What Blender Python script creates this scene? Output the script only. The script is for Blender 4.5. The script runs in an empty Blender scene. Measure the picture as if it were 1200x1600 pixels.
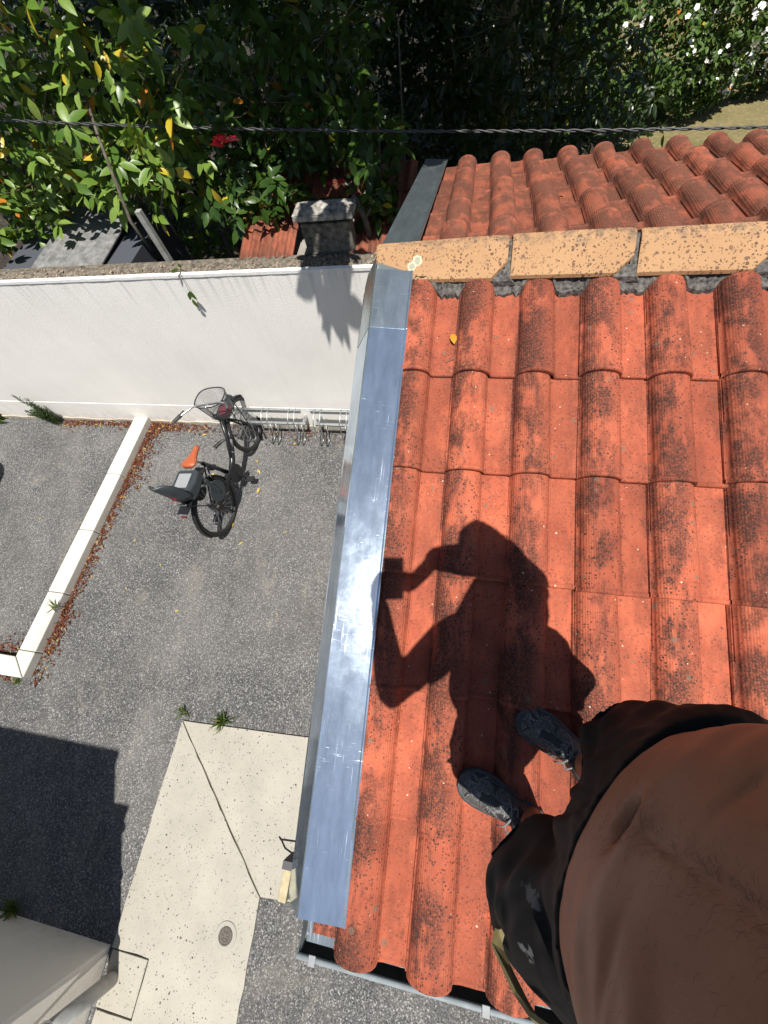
import bpy, math, random
import numpy as np
from mathutils import Vector, Matrix, Euler

random.seed(7); RNG = np.random.default_rng(7)
S = bpy.context.scene
COL = S.collection
R = math.radians
PI = math.pi

# ------------------------------------------------------------------ camera, sky, sun, exposure
CAM_Z = 4.0
cam = bpy.data.cameras.new('camera'); cam_o = bpy.data.objects.new('camera', cam); COL.objects.link(cam_o)
c_r = Vector((0.98064, 0.14206, -0.13476)); c_d = Vector((0.07095, -0.89924, -0.43166)); c_f = Vector((-0.18250, 0.41374, -0.89191))
m = Matrix((( c_r.x, -c_d.x, -c_f.x), (c_r.y, -c_d.y, -c_f.y), (c_r.z, -c_d.z, -c_f.z))).to_4x4()
m.translation = (0, 0, CAM_Z)
cam_o.matrix_world = m
cam.sensor_fit = 'VERTICAL'; cam.sensor_height = 36.0; cam.lens = 36.0*626.9/1600
cam.clip_start = 0.02; cam.clip_end = 600
S.camera = cam_o

SUN_DIR = Vector((0.1370, -0.3030, 0.9431))        # towards the sun
W = bpy.data.worlds.new('World'); S.world = W; W.use_nodes = True
wn = W.node_tree; bg = wn.nodes['Background']
sky = wn.nodes.new('ShaderNodeTexSky'); sky.sky_type = 'NISHITA'; sky.sun_disc = False
sky.sun_elevation = math.asin(SUN_DIR.z); sky.sun_rotation = math.atan2(SUN_DIR.x, SUN_DIR.y)
sky.altitude = 50; sky.air_density = 1.0; sky.dust_density = 0.6; sky.ozone_density = 1.2
wn.links.new(sky.outputs[0], bg.inputs[0]); bg.inputs[1].default_value = 0.05
sun = bpy.data.lights.new('sun', 'SUN'); sun.energy = 4.6; sun.angle = R(0.53); sun.color = (1.0, 0.955, 0.89)
sun_o = bpy.data.objects.new('sun', sun); COL.objects.link(sun_o)
sun_o.rotation_euler = (-SUN_DIR).to_track_quat('-Z', 'Y').to_euler()
S.view_settings.view_transform = 'Standard'; S.view_settings.look = 'None'
S.view_settings.exposure = 0.68; S.view_settings.gamma = 1.0; S.view_settings.use_curve_mapping = False
S.render.engine = 'CYCLES'

# ------------------------------------------------------------------ helpers
class MB:
    """collects shapes (world or local coordinates) and links them as one mesh object"""
    def __init__(s): s.v = []; s.f = []
    def add(s, vs, fs):
        n = len(s.v); s.v += [tuple(p) for p in vs]; s.f += [tuple(i+n for i in q) for q in fs]
    def box(s, a, b, M=None):
        (x0,y0,z0),(x1,y1,z1) = a, b
        vs = [Vector(p) for p in ((x0,y0,z0),(x1,y0,z0),(x1,y1,z0),(x0,y1,z0),(x0,y0,z1),(x1,y0,z1),(x1,y1,z1),(x0,y1,z1))]
        if M: vs = [M @ p for p in vs]
        s.add(vs, [(0,3,2,1),(4,5,6,7),(0,1,5,4),(1,2,6,5),(2,3,7,6),(3,0,4,7)])
    def prism(s, poly, z0, z1):
        n = len(poly)
        s.add([(x,y,z0) for x,y in poly]+[(x,y,z1) for x,y in poly],
              [tuple(range(n-1,-1,-1)), tuple(range(n,2*n))]+[(i,(i+1)%n,n+(i+1)%n,n+i) for i in range(n)])
    def rings(s, rings, cap=True, closed=True):
        n = len(rings[0]); vs = [p for r in rings for p in r]; fs = []
        for k in range(len(rings)-1):
            for i in range(n if closed else n-1):
                j = (i+1) % n
                fs.append((k*n+i, k*n+j, (k+1)*n+j, (k+1)*n+i))
        if cap and closed:
            fs.append(tuple(range(n-1,-1,-1))); fs.append(tuple(range((len(rings)-1)*n, len(rings)*n)))
        s.add(vs, fs)
    def tube(s, pts, r, n=6, closed=False, cap=True):
        pts = [Vector(p) for p in pts]; N = len(pts)
        rad = r if isinstance(r, (list, tuple)) else [r]*N
        up = None; rings = []
        for i in range(N):
            if closed: t = pts[(i+1) % N]-pts[i-1]
            else: t = pts[min(i+1,N-1)]-pts[max(i-1,0)]
            t.normalize()
            if up is None: up = t.orthogonal().normalized()
            up = (up - t*up.dot(t))
            if up.length < 1e-5: up = t.orthogonal()
            up.normalize(); w = t.cross(up)
            rings.append([pts[i] + (up*math.cos(2*PI*k/n) + w*math.sin(2*PI*k/n))*rad[i] for k in range(n)])
        if closed: rings.append(rings[0])
        s.rings(rings, cap and not closed)
    def disc(s, c, axis, r0, r1, h, n=20):
        c = Vector(c); a = Vector(axis).normalized(); u = a.orthogonal().normalized(); w = a.cross(u)
        rr = []
        for rad, z in ((r0, -h/2), (r1, h/2)):
            rr.append([c+a*z+(u*math.cos(2*PI*k/n)+w*math.sin(2*PI*k/n))*rad for k in range(n)])
        s.rings(rr)
    def mesh(s, name):
        me = bpy.data.meshes.new(name); me.from_pydata(s.v, [], s.f); me.update(); return me
    def build(s, name, mat, parent=None, smooth=False, off=None, bevel=0):
        if off is not None: s.v = [(x-off[0], y-off[1], z-off[2]) for x,y,z in s.v]
        return link(name, s.mesh(name), mat, parent, smooth, bevel)

def link(name, me, mat, parent=None, smooth=False, bevel=0):
    o = bpy.data.objects.new(name, me); COL.objects.link(o)
    if mat and not me.materials: me.materials.append(mat)
    if parent: o.parent = parent
    if smooth:
        me.polygons.foreach_set('use_smooth', [True]*len(me.polygons))
    if bevel:
        b = o.modifiers.new('bevel', 'BEVEL'); b.width = bevel; b.segments = 2; b.limit_method = 'ANGLE'; b.angle_limit = R(40)
    return o

def thing(name, label, cat, loc=(0,0,0), group=None, rot=(0,0,0)):
    o = bpy.data.objects.new(name, None); COL.objects.link(o); o.location = loc; o.rotation_euler = rot
    o.empty_display_size = 0.1
    return tag(o, label, cat, group)
def tag(o, label, cat, group=None):
    o['label'] = label; o['category'] = cat
    if group: o['group'] = group
    return o
def struct(o): o['kind'] = 'structure'; return o
def stuff(o): o['kind'] = 'stuff'; return o

# ------------------------------------------------------------------ materials
def newmat(name):
    m = bpy.data.materials.new(name); m.use_nodes = True
    nt = m.node_tree; b = nt.nodes['Principled BSDF']
    return m, nt, b
class NT:
    """tiny node-graph writer"""
    def __init__(s, nt): s.nt = nt
    def n(s, t, **kw):
        nd = s.nt.nodes.new(t)
        for k, v in kw.items(): setattr(nd, k, v)
        return nd
    def l(s, a, b): s.nt.links.new(a, b)
    def pos(s): return s.n('ShaderNodeNewGeometry').outputs['Position']
    def objc(s): return s.n('ShaderNodeTexCoord').outputs['Object']
    def noise(s, vec, scale, detail=3, rough=.55, dist=0):
        nd = s.n('ShaderNodeTexNoise'); s.l(vec, nd.inputs['Vector'])
        nd.inputs['Scale'].default_value = scale; nd.inputs['Detail'].default_value = detail
        nd.inputs['Roughness'].default_value = rough; nd.inputs['Distortion'].default_value = dist
        return nd.outputs['Fac']
    def vor(s, vec, scale, feature='F1', out='Distance', rand=1):
        nd = s.n('ShaderNodeTexVoronoi', feature=feature); s.l(vec, nd.inputs['Vector'])
        nd.inputs['Scale'].default_value = scale; nd.inputs['Randomness'].default_value = rand
        return nd.outputs[out]
    def ramp(s, fac, stops):
        nd = s.n('ShaderNodeValToRGB'); s.l(fac, nd.inputs[0]); e = nd.color_ramp.elements
        while len(e) < len(stops): e.new(0.5)
        for i, (p, c) in enumerate(stops):
            e[i].position = p
            e[i].color = (c, c, c, 1) if not isinstance(c, (tuple, list)) else (*c, 1)
        return nd.outputs[0]
    def math(s, op, a, b=0.0, c=None, clamp=False):
        nd = s.n('ShaderNodeMath', operation=op); nd.use_clamp = clamp
        for i, x in enumerate((a, b, c)):
            if x is None: continue
            if isinstance(x, (int, float)): nd.inputs[i].default_value = x
            else: s.l(x, nd.inputs[i])
        return nd.outputs[0]
    def mix(s, fac, a, b, blend='MIX'):
        nd = s.n('ShaderNodeMix', data_type='RGBA', blend_type=blend)
        for inp, x in ((nd.inputs[0], fac), (nd.inputs[6], a), (nd.inputs[7], b)):
            if isinstance(x, (int, float)): inp.default_value = x
            elif isinstance(x, (tuple, list)): inp.default_value = (*x, 1)
            else: s.l(x, inp)
        return nd.outputs[2]
    def mapping(s, vec, scale=(1,1,1), loc=(0,0,0)):
        nd = s.n('ShaderNodeMapping'); s.l(vec, nd.inputs[0]); nd.inputs['Scale'].default_value = scale; nd.inputs['Location'].default_value = loc
        return nd.outputs[0]
    def sep(s, vec):
        nd = s.n('ShaderNodeSeparateXYZ'); s.l(vec, nd.inputs[0]); return nd.outputs
    def bump(s, h, strength, dist, prev=None):
        nd = s.n('ShaderNodeBump'); s.l(h, nd.inputs['Height']); nd.inputs['Strength'].default_value = strength; nd.inputs['Distance'].default_value = dist
        if prev: s.l(prev, nd.inputs['Normal'])
        return nd.outputs[0]
    def rnd(s): return s.n('ShaderNodeObjectInfo').outputs['Random']

def plain(name, col, rough=.6, metal=0, noise=.0, nscale=30, bump=0, bscale=200, spec=.5):
    m, nt, b = newmat(name); g = NT(nt)
    b.inputs['Roughness'].default_value = rough; b.inputs['Metallic'].default_value = metal
    b.inputs['Specular IOR Level'].default_value = spec
    if noise:
        f = g.noise(g.pos(), nscale, 5)
        dark = tuple(c*(1-noise) for c in col); lite = tuple(min(1, c*(1+noise)) for c in col)
        g.l(g.ramp(f, [(.3, dark), (.7, lite)]), b.inputs['Base Color'])
    else: b.inputs['Base Color'].default_value = (*col, 1)
    if bump:
        g.l(g.bump(g.noise(g.pos(), bscale, 4), bump, .004), b.inputs['Normal'])
    return m

def make_tile_mat(name, dusty):
    m, nt, b = newmat(name); g = NT(nt); P = g.pos(); O = g.objc(); rn = g.rnd()
    ox, oy, oz = g.sep(O)
    base = g.mix(g.ramp(g.noise(P, 9, 5), [(.3, 0.), (.7, 1.)]), (.380,.088,.043), (.48,.128,.064))
    base = g.mix(g.math('MULTIPLY', rn, .45), base, (.29,.062,.032))
    # pale rubbed/bleached bloom on the pan and fine grain
    base = g.mix(g.math('MULTIPLY', g.ramp(g.noise(P, 45, 6, .7), [(.48, 0.), (.75, 1.)]), .30), base, (.50,.165,.095))
    base = g.mix(g.math('MULTIPLY', g.ramp(g.noise(g.mapping(P,(1,.5,.5)), 15, 6, .7), [(.40, 0.), (.66, 1.)]), .36), base, (.20,.052,.032))
    # dark grime running down the tile: stretched along its length, wide patches, left of the barrel
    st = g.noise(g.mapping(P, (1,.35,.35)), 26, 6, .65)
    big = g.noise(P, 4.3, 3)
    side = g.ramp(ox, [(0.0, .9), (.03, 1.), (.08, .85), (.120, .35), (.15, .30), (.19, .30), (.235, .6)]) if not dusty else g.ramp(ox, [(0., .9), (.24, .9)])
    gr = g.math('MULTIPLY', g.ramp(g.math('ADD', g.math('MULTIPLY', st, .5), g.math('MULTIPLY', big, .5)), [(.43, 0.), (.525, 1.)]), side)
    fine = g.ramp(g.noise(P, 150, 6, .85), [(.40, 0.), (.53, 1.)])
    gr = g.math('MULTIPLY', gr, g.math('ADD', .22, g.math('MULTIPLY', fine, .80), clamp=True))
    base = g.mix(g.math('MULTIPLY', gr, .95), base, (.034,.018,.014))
    # lichen specks: two sizes, cells switched on in places
    def specks(vec, sc, thr, frac):
        d = g.vor(vec, sc); c = g.sep(g.vor(vec, sc, out='Color'))
        on = g.math('GREATER_THAN', c[0], frac); rad = g.math('MULTIPLY', c[1], thr)
        return g.math('MULTIPLY', g.math('LESS_THAN', d, rad), on)
    wob = g.n('ShaderNodeVectorMath', operation='ADD'); g.l(P, wob.inputs[0])
    nv = g.n('ShaderNodeTexNoise'); g.l(P, nv.inputs['Vector']); nv.inputs['Scale'].default_value = 160
    sv = g.n('ShaderNodeVectorMath', operation='SCALE'); g.l(nv.outputs['Color'], sv.inputs[0]); sv.inputs['Scale'].default_value = .004
    g.l(sv.outputs[0], wob.inputs[1]); V = wob.outputs[0]
    dens = g.ramp(g.noise(P, 6, 3), [(.40, .4), (.55, 1.)])
    bar = g.ramp(ox, [(0., 1.), (.13, .95), (.16, .5), (.24, .6)]) if not dusty else g.ramp(ox, [(0., .6), (.24, .6)])
    dens = g.math('MULTIPLY', dens, bar); dens2 = g.math('MULTIPLY', g.ramp(g.noise(P, 11, 3), [(.45, 0.), (.6, 1.)]), bar)
    base = g.mix(g.math('MULTIPLY', g.math('MULTIPLY', specks(V, 125, .52, .30), dens), .92), base, (.035,.022,.018))
    base = g.mix(g.math('MULTIPLY', g.math('MULTIPLY', specks(V, 78, .40, .52), dens2), .88), base, (.042,.024,.018))
    base = g.mix(g.math('MULTIPLY', specks(V, 30, .36, .90), .6), base, (.15,.12,.085))
    base = g.mix(g.math('MULTIPLY', specks(V, 60, .20, .90), .8), base, (.50,.45,.32))
    if dusty:
        base = g.mix(g.math('MULTIPLY', g.ramp(g.noise(P, 14, 5, .7), [(.3, .2), (.7, 1.)]), .72), base, (.165,.070,.042))
    base = g.mix(1., base, g.ramp(g.math('FRACT', g.math('MULTIPLY', rn, 9.7)), [(0., .80), (1., 1.10)]), 'MULTIPLY')
    g.l(base, b.inputs['Base Color'])
    b.inputs['Roughness'].default_value = .82; b.inputs['Specular IOR Level'].default_value = .3
    # combed lengthwise striations, grain
    w = g.math('SINE', g.math('MULTIPLY', ox, 2*PI/.0068))
    n1 = g.bump(w, .34, .0010)
    n2 = g.bump(g.noise(P, 420, 4, .7), .5, .0022, n1)
    n3 = g.bump(gr, .3, .0015, n2)
    g.l(n3, b.inputs['Normal'])
    return m

def make_asphalt():
    m, nt, b = newmat('asphalt'); g = NT(nt); P = g.pos()
    c = g.sep(g.vor(P, 112, out='Color'))
    col = g.ramp(c[0], [(0., (.018,.018,.019)), (.35, (.045,.045,.046)), (.66, (.085,.083,.080)), (.86, (.17,.165,.155)), (1., (.38,.36,.33))])
    c2 = g.sep(g.vor(P, 190, out='Color'))
    col = g.mix(.35, col, g.ramp(c2[1], [(0., (.02,.02,.02)), (.6, (.07,.07,.068)), (1., (.22,.21,.2))]))
    # dusty paler tracks, darker patches
    dust = g.ramp(g.noise(g.mapping(P, (1,.7,1)), .9, 6, .6, .6), [(.46, 0.), (.72, 1.)])
    col = g.mix(g.math('MULTIPLY', dust, .40), col, (.20,.185,.160))
    dust2 = g.ramp(g.noise(P, 3.1, 5, .65), [(.52, 0.), (.75, 1.)])
    col = g.mix(g.math('MULTIPLY', dust2, .25), col, (.19,.175,.14))
    dk = g.ramp(g.noise(P, 1.7, 4), [(.3, .8), (.5, 1.), (.7, 1.12)])
    col = g.mix(1., col, dk, 'MULTIPLY')
    col = g.mix(1., col, (1.06,1.08,1.12), 'MULTIPLY')
    st = g.ramp(g.noise(P, 5.2, 4, .6, .8), [(.70, 0.), (.76, 1.)])
    col = g.mix(g.math('MULTIPLY', st, .5), col, (.035,.032,.028))
    sand = g.ramp(g.noise(g.mapping(P, (1.6,.6,1)), 2.0, 7, .72, 1.2), [(.56, 0.), (.70, 1.)])
    col = g.mix(g.math('MULTIPLY', sand, .38), col, (.24,.22,.175))
    g.l(col, b.inputs['Base Color']); b.inputs['Roughness'].default_value = .85
    d = g.vor(P, 112)
    g.l(g.bump(d, .8, .006), b.inputs['Normal'])
    return m

def make_concrete(name, col, spots=.5, stain=(.30,.25,.17)):
    m, nt, b = newmat(name); g = NT(nt); P = g.pos()
    base = g.mix(g.ramp(g.noise(P, 3, 6, .65), [(.3, 0.), (.7, 1.)]), tuple(c*.86 for c in col), tuple(min(1, c*1.07) for c in col))
    base = g.mix(g.math('MULTIPLY', g.ramp(g.noise(P, 1.1, 4), [(.5, 0.), (.75, 1.)]), .35), base, stain)
    br = g.noise(g.mapping(P, (40, 2.5, 1)), 3, 4, .6)        # broom marks
    base = g.mix(g.math('MULTIPLY', g.ramp(br, [(.35, 0.), (.65, 1.)]), .10), base, tuple(c*.72 for c in col))
    base = g.mix(g.math('MULTIPLY', g.ramp(g.noise(P, 60, 6, .7), [(.5, 0.), (.72, 1.)]), .2), base, tuple(c*.7 for c in col))
    if spots:
        for sc, th, fr in ((36, .28, .62), (66, .30, .60), (95, .28, .68)):
            wob = g.n('ShaderNodeVectorMath', operation='ADD'); g.l(P, wob.inputs[0])
            nv = g.n('ShaderNodeTexNoise'); g.l(P, nv.inputs['Vector']); nv.inputs['Scale'].default_value = 60
            sv = g.n('ShaderNodeVectorMath', operation='SCALE'); g.l(nv.outputs['Color'], sv.inputs[0]); sv.inputs['Scale'].default_value = .02
            g.l(sv.outputs[0], wob.inputs[1])
            d = g.vor(wob.outputs[0], sc); c = g.sep(g.vor(wob.outputs[0], sc, out='Color'))
            on = g.math('MULTIPLY', g.math('GREATER_THAN', c[0], fr), g.math('LESS_THAN', d, g.math('MULTIPLY', c[1], th)))
            dens = g.ramp(g.noise(P, 2.2, 3), [(.34, .25), (.52, 1.)])
            base = g.mix(g.math('MULTIPLY', g.math('MULTIPLY', on, dens), .85*spots*1.6, clamp=True), base, (.06,.05,.04))
    g.l(base, b.inputs['Base Color']); b.inputs['Roughness'].default_value = .8
    n1 = g.bump(br, .18, .003); g.l(g.bump(g.noise(P, 240, 4), .25, .002, n1), b.inputs['Normal'])
    return m

def make_render(name, col, streak=.15, grain=1.0):
    m, nt, b = newmat(name); g = NT(nt); P = g.pos(); x, y, z = g.sep(P)
    base = g.mix(g.ramp(g.noise(P, 1.3, 5, .6), [(.3, 0.), (.7, 1.)]), tuple(c*.93 for c in col), tuple(min(1, c*1.03) for c in col))
    dr = g.noise(g.mapping(P, (9, 9, .5)), 2.2, 5, .6)
    topm = g.ramp(g.math('MULTIPLY', z, .5), [(.86, .12), (1.02, 1.)])
    base = g.mix(g.math('MULTIPLY', g.math('MULTIPLY', g.ramp(dr, [(.5, 0.), (.72, 1.)]), topm), streak*2.4), base, tuple(c*.55 for c in col))
    lowm = g.ramp(z, [(0., 1.), (.12, .5), (.4, 0.)])
    base = g.mix(g.math('MULTIPLY', g.math('MULTIPLY', lowm, g.ramp(g.noise(P, 11, 5, .7), [(.4, 0.), (.65, 1.)])), .45), base, (.42,.34,.24))
    g.l(base, b.inputs['Base Color']); b.inputs['Roughness'].default_value = .88; b.inputs['Specular IOR Level'].default_value = .25
    g.l(g.bump(g.noise(P, 75, 5, .65), .55*grain, .006), b.inputs['Normal'])
    return m

def make_zinc(name, col, rough, scr=.75, met=.89):
    m, nt, b = newmat(name); g = NT(nt); P = g.pos()
    n = g.noise(g.mapping(P, (6, 1.2, 1)), 5, 6, .65)
    base = g.mix(g.ramp(n, [(.3, 0.), (.7, 1.)]), tuple(c*.78 for c in col), tuple(min(1, c*1.12) for c in col))
    # scratches in two directions
    s1 = g.noise(g.mapping(P, (130, 3, 3)), 2, 3, .5, .4); s2 = g.noise(g.mapping(P, (7, 80, 10)), 2.3, 3, .5, 1.0)
    area = g.ramp(g.noise(P, 5.5, 4), [(.42, 0.), (.62, 1.)])
    sc = g.math('MULTIPLY', g.math('MAXIMUM', g.ramp(s1, [(.62, 0.), (.74, 1.)]), g.ramp(s2, [(.64, 0.), (.76, 1.)])), area)
    base = g.mix(g.math('MULTIPLY', sc, scr), base, (.82,.86,.9))
    g.l(base, b.inputs['Base Color']); b.inputs['Metallic'].default_value = met
    r = g.math('ADD', rough-.05, g.math('MULTIPLY', g.ramp(g.noise(P, 13, 6, .72), [(.35, 0.), (.7, 1.)]), .05))
    r = g.math('ADD', r, g.math('MULTIPLY', sc, .22), clamp=True)
    g.l(r, b.inputs['Roughness'])
    n1 = g.bump(g.noise(P, 4, 2), .035, .02); g.l(g.bump(g.noise(P, 60, 3), .03, .003, n1), b.inputs['Normal'])
    return m

def make_leaf(name, cols, yellow=.0, ycols=((.50,.38,.03),(.48,.17,.02)), rough=.32, trans=.35, spec=.5):
    m, nt, b = newmat(name); g = NT(nt)
    geo = g.n('ShaderNodeNewGeometry'); isl = geo.outputs['Random Per Island']
    rr = g.math('FRACT', g.math('ADD', isl, g.math('MULTIPLY', g.rnd(), 7.31)))
    col = g.ramp(rr, [(i/(len(cols)-1)*.999, c) for i, c in enumerate(cols)])
    col = g.mix(g.math('MULTIPLY', g.noise(geo.outputs['Position'], 40, 3), .5), col, tuple(c*.6 for c in cols[0]))
    if yellow:
        r2 = g.math('FRACT', g.math('MULTIPLY', rr, 13.7))
        yc = g.mix(g.math('GREATER_THAN', g.math('FRACT', g.math('MULTIPLY', rr, 57.3)), .68), ycols[0], ycols[1])
        col = g.mix(g.math('GREATER_THAN', r2, 1-yellow), col, yc)
    g.l(col, b.inputs['Base Color']); b.inputs['Roughness'].default_value = rough; b.inputs['Specular IOR Level'].default_value = spec
    tr = g.n('ShaderNodeBsdfTranslucent'); g.l(g.mix(.5, col, (.22,.30,.02)), tr.inputs[0])
    ms = g.n('ShaderNodeMixShader'); ms.inputs[0].default_value = trans
    g.l(b.outputs[0], ms.inputs[1]); g.l(tr.outputs[0], ms.inputs[2])
    out = [n for n in nt.nodes if n.type == 'OUTPUT_MATERIAL'][0]; g.l(ms.outputs[0], out.inputs[0])
    return m

M_tile = make_tile_mat('terracotta_tile', False); M_tile_far = make_tile_mat('terracotta_tile_weathered', True)
M_asph = make_asphalt(); M_path = make_concrete('path_concrete', (.345,.325,.272), 1.0, (.23,.20,.15))
M_kerb = make_concrete('white_kerb_concrete', (.56,.54,.48), .08, (.36,.33,.26))
M_wall = make_render('white_render', (.84,.82,.775), .28); M_bwall = make_render('beige_render', (.74,.70,.63), .05, .5)
M_zinc = make_zinc('zinc', (.62,.73,.84), .135); M_zinc_old = make_zinc('zinc_weathered', (.40,.45,.46), .40, 1.0, .93)
M_galv = plain('galvanised_steel', (.55,.58,.58), .42, 1.0, .12, 40)
M_grey_pipe = plain('grey_plastic_pipe', (.34,.34,.33), .5, 0, .18, 12)
M_gutter = plain('grey_gutter', (.40,.45,.47), .45, 0.3, .15, 20)
M_black = plain('black_rubber', (.012,.012,.013), .6, 0, .2, 60)
M_frame = plain('black_paint', (.014,.014,.016), .32)
M_dkgrey = plain('dark_grey_plastic', (.030,.038,.044), .42)
M_ltgrey = plain('light_grey_pad', (.25,.26,.27), .7, 0, .06, 90)
M_alu = plain('aluminium', (.68,.68,.68), .3, 1.0)
M_saddle = plain('tan_leather', (.36,.085,.030), .45, 0, .12, 60)
M_red = plain('red_plastic', (.14,.010,.013), .35)
M_wood = plain('pale_timber', (.36,.30,.18), .7, 0, .15, 60)
M_dark_wood = plain('weathered_timber', (.17,.14,.11), .8, 0, .3, 30)
M_mortar = plain('lichen_stained_mortar', (.085,.080,.072), .95, 0, .85, 70, .9, 90)
M_cable = plain('cable_sheath', (.055,.055,.058), .5)
M_iron = plain('cast_iron', (.10,.085,.075), .7, .3, .4, 90)
M_olive = plain('olive_webbing', (.17,.135,.055), .75, 0, .25, 60)
M_phone = plain('phone_shell', (.02,.02,.025), .3)
M_bark = plain('bark', (.10,.085,.065), .9, 0, .4, 25, .6, 60)
M_green_stem = plain('twig', (.13,.11,.055), .8, 0, .3, 40)
M_flash_dark = plain('roof_underlay', (.22,.23,.24), .6, 0, .15, 20)

# ------------------------------------------------------------------ ground
def sheet(name, x0, x1, y0, y1, z, mat):
    b = MB(); b.add([(x0,y0,z),(x1,y0,z),(x1,y1,z),(x0,y1,z)], [(0,1,2,3)])
    return struct(b.build(name, mat))
sheet('ground', -220, 220, -220, 220, 0, M_asph)

def make_lawn_mat():
    m, nt, b = newmat('dry_lawn'); g = NT(nt); P = g.pos()
    c = g.mix(g.ramp(g.noise(P, 1.6, 5, .6), [(.35, 0.), (.65, 1.)]), (.30,.235,.105), (.20,.18,.065))
    c = g.mix(g.math('MULTIPLY', g.noise(P, 90, 4, .7), .6), c, (.11,.085,.04))
    c = g.mix(g.math('MULTIPLY', g.ramp(g.noise(P, 14, 4), [(.5, 0.), (.7, 1.)]), .5), c, (.36,.31,.16))
    g.l(c, b.inputs['Base Color']); b.inputs['Roughness'].default_value = .95
    g.l(g.bump(g.noise(P, 120, 4, .7), 1., .02), b.inputs['Normal'])
    return m
sheet('lawn', -220, 220, 3.20, 220, .006, make_lawn_mat())
sheet('soil', -60, 2.25, 3.20, 40, .011, plain('garden_soil', (.028,.020,.013), .95, 0, .6, 5, .8, 60))

# concrete path: two slabs meeting on a diagonal joint, plus a square patch
def irregular(poly, step=.09, amp=.006):
    out = []
    for i in range(len(poly)):
        a = Vector(poly[i]); b = Vector(poly[(i+1) % len(poly)]); n = max(1, int((b-a).length/step))
        nn = Vector((-(b-a).y, (b-a).x)).normalized()
        for k in range(n):
            p = a.lerp(b, k/n) + (nn*random.uniform(-amp, amp) if k else Vector((0,0)))
            out.append((p.x, p.y))
    return out
pb = MB(); pb.prism(irregular([(-2.423,-.478),(-1.318,-1.556),(-1.292,-2.255),(-1.27,-5.5),(-2.50,-5.5),(-2.39,-2.40),(-2.085,-2.40),(-2.085,-2.064),(-2.418,-2.064)]), 0.0, .022)
path = struct(pb.build('path', M_path, bevel=.003))
pb = MB(); pb.prism(irregular([(-2.414,-.474),(-1.05,-.418),(-.52,-.40),(-.52,-1.50),(-1.308,-1.552)], .12, .003), 0.0, .022)
sl2 = pb.build('slab', M_path, path, bevel=.003)
pb = MB(); pb.prism([(-2.405,-2.073),(-2.094,-2.073),(-2.094,-2.391),(-2.40,-2.391)], 0.0, .020)
pb.build('slab', M_path, path, bevel=.004)
jm = MB(); jm.prism([(-2.421,-.480),(-2.417,-.470),(-1.303,-1.549),(-1.315,-1.561)], 0.0, .012); jm.build('joint', plain('joint_filler', (.10,.085,.06), .9), path)

# round cover let into the path
t = thing('drain_cover', 'small round brown metal cover set in the pale concrete path', 'drain cover', (-1.518,-1.819,.0))
b = MB(); b.disc((0,0,.0235), (0,0,1), .090, .085, .009, 28); b.build('collar', make_concrete('patched_collar', (.33,.31,.27), .3), t)
b = MB(); b.disc((0,0,.027), (0,0,1), .058, .056, .012, 28); lid = b.build('lid', M_iron, t)
b = MB()
for rr in (.048, .030): b.tube([(rr*math.cos(a), rr*math.sin(a), .0335) for a in np.linspace(0, 2*PI, 25)[:-1]], .003, 5, closed=True)
for a in np.linspace(0, 2*PI, 7)[:-1]: b.box((-.006,-.004,.031), (.006,.004,.036), Matrix.Translation((.02*math.cos(a), .02*math.sin(a), 0)))
b.build('raised_ring', M_iron, lid)

# ------------------------------------------------------------------ white kerb, each stone a part
kerb = thing('kerb', 'white concrete kerb running from the white wall and turning left round the parking bay', 'kerb', (-4.36, 1.3, 0))
def stone(poly, h=.105):
    b = MB(); b.prism(poly, 0, h); return b.build('kerb_stone', M_kerb, kerb, off=(-4.36,1.3,0), bevel=.009)
ys = [2.985, 2.07, 1.29, .53, -.10]
for i in range(4):
    stone([(-4.463,ys[i+1]+.003),(-4.258,ys[i+1]+.003),(-4.258,ys[i]-.003),(-4.463,ys[i]-.003)], .105+random.uniform(-.003,.003))
stone([(-4.463,-.165),(-4.258,-.352),(-4.258,-.103),(-4.463,-.103)])
x = -4.268
for k, ln in enumerate((.50, .95, .95, .95)):
    if k == 0: stone([(-4.268,-.356),(-4.471,-.170),(-4.93,-.170),(-4.93,-.362)])
    else: stone([(x,-.362),(x,-.170),(x-ln+.006,-.170),(x-ln+.006,-.362)])
    x = -4.936 if k == 0 else x-ln

# ------------------------------------------------------------------ white garden wall
WY = 2.987
wall = thing('garden_wall', 'long white rendered boundary wall behind the bicycle', 'wall', (-4, WY, 0))
OFF = (-4, WY, 0)
b = MB(); b.box((-16, WY, .362), (-.46, WY+.20, 2.035)); b.build('rendered_face', M_wall, wall, off=OFF, bevel=.006)
b = MB(); b.box((-16, WY-.004, .045), (-.46, WY+.20, .357)); b.build('plinth', M_wall, wall, off=OFF, bevel=.003)
b = MB()
rngw = random.Random(3); xs = np.arange(-16, -.45, .11)
ring_a = [(x, WY-.022+rngw.uniform(-.006,.006), rngw.uniform(-.01,.008)) for x in xs]
b.rings([[(x,y,0),(x,y,.040+dz),(x,WY+.1,.052),(x,WY+.1,0)] for x,y,dz in ring_a]); b.build('footing', make_concrete('footing', (.42,.38,.31), .4), wall, off=OFF)
b = MB(); rr = []
for x in np.arange(-16, -.45, .06):
    j = rngw.uniform(-.0015,.0015)
    rr.append([(x, WY-.006+j, 2.032), (x, WY-.006+j, 2.058+j), (x, WY+.018+2*j, 2.066), (x, WY+.03+2*j, 2.05), (x, WY+.03+2*j, 2.032)])
b.rings(rr); b.build('coping', make_render('white_coping', (.80,.79,.76), .1), wall, off=OFF)
b = MB(); rr = []
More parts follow.
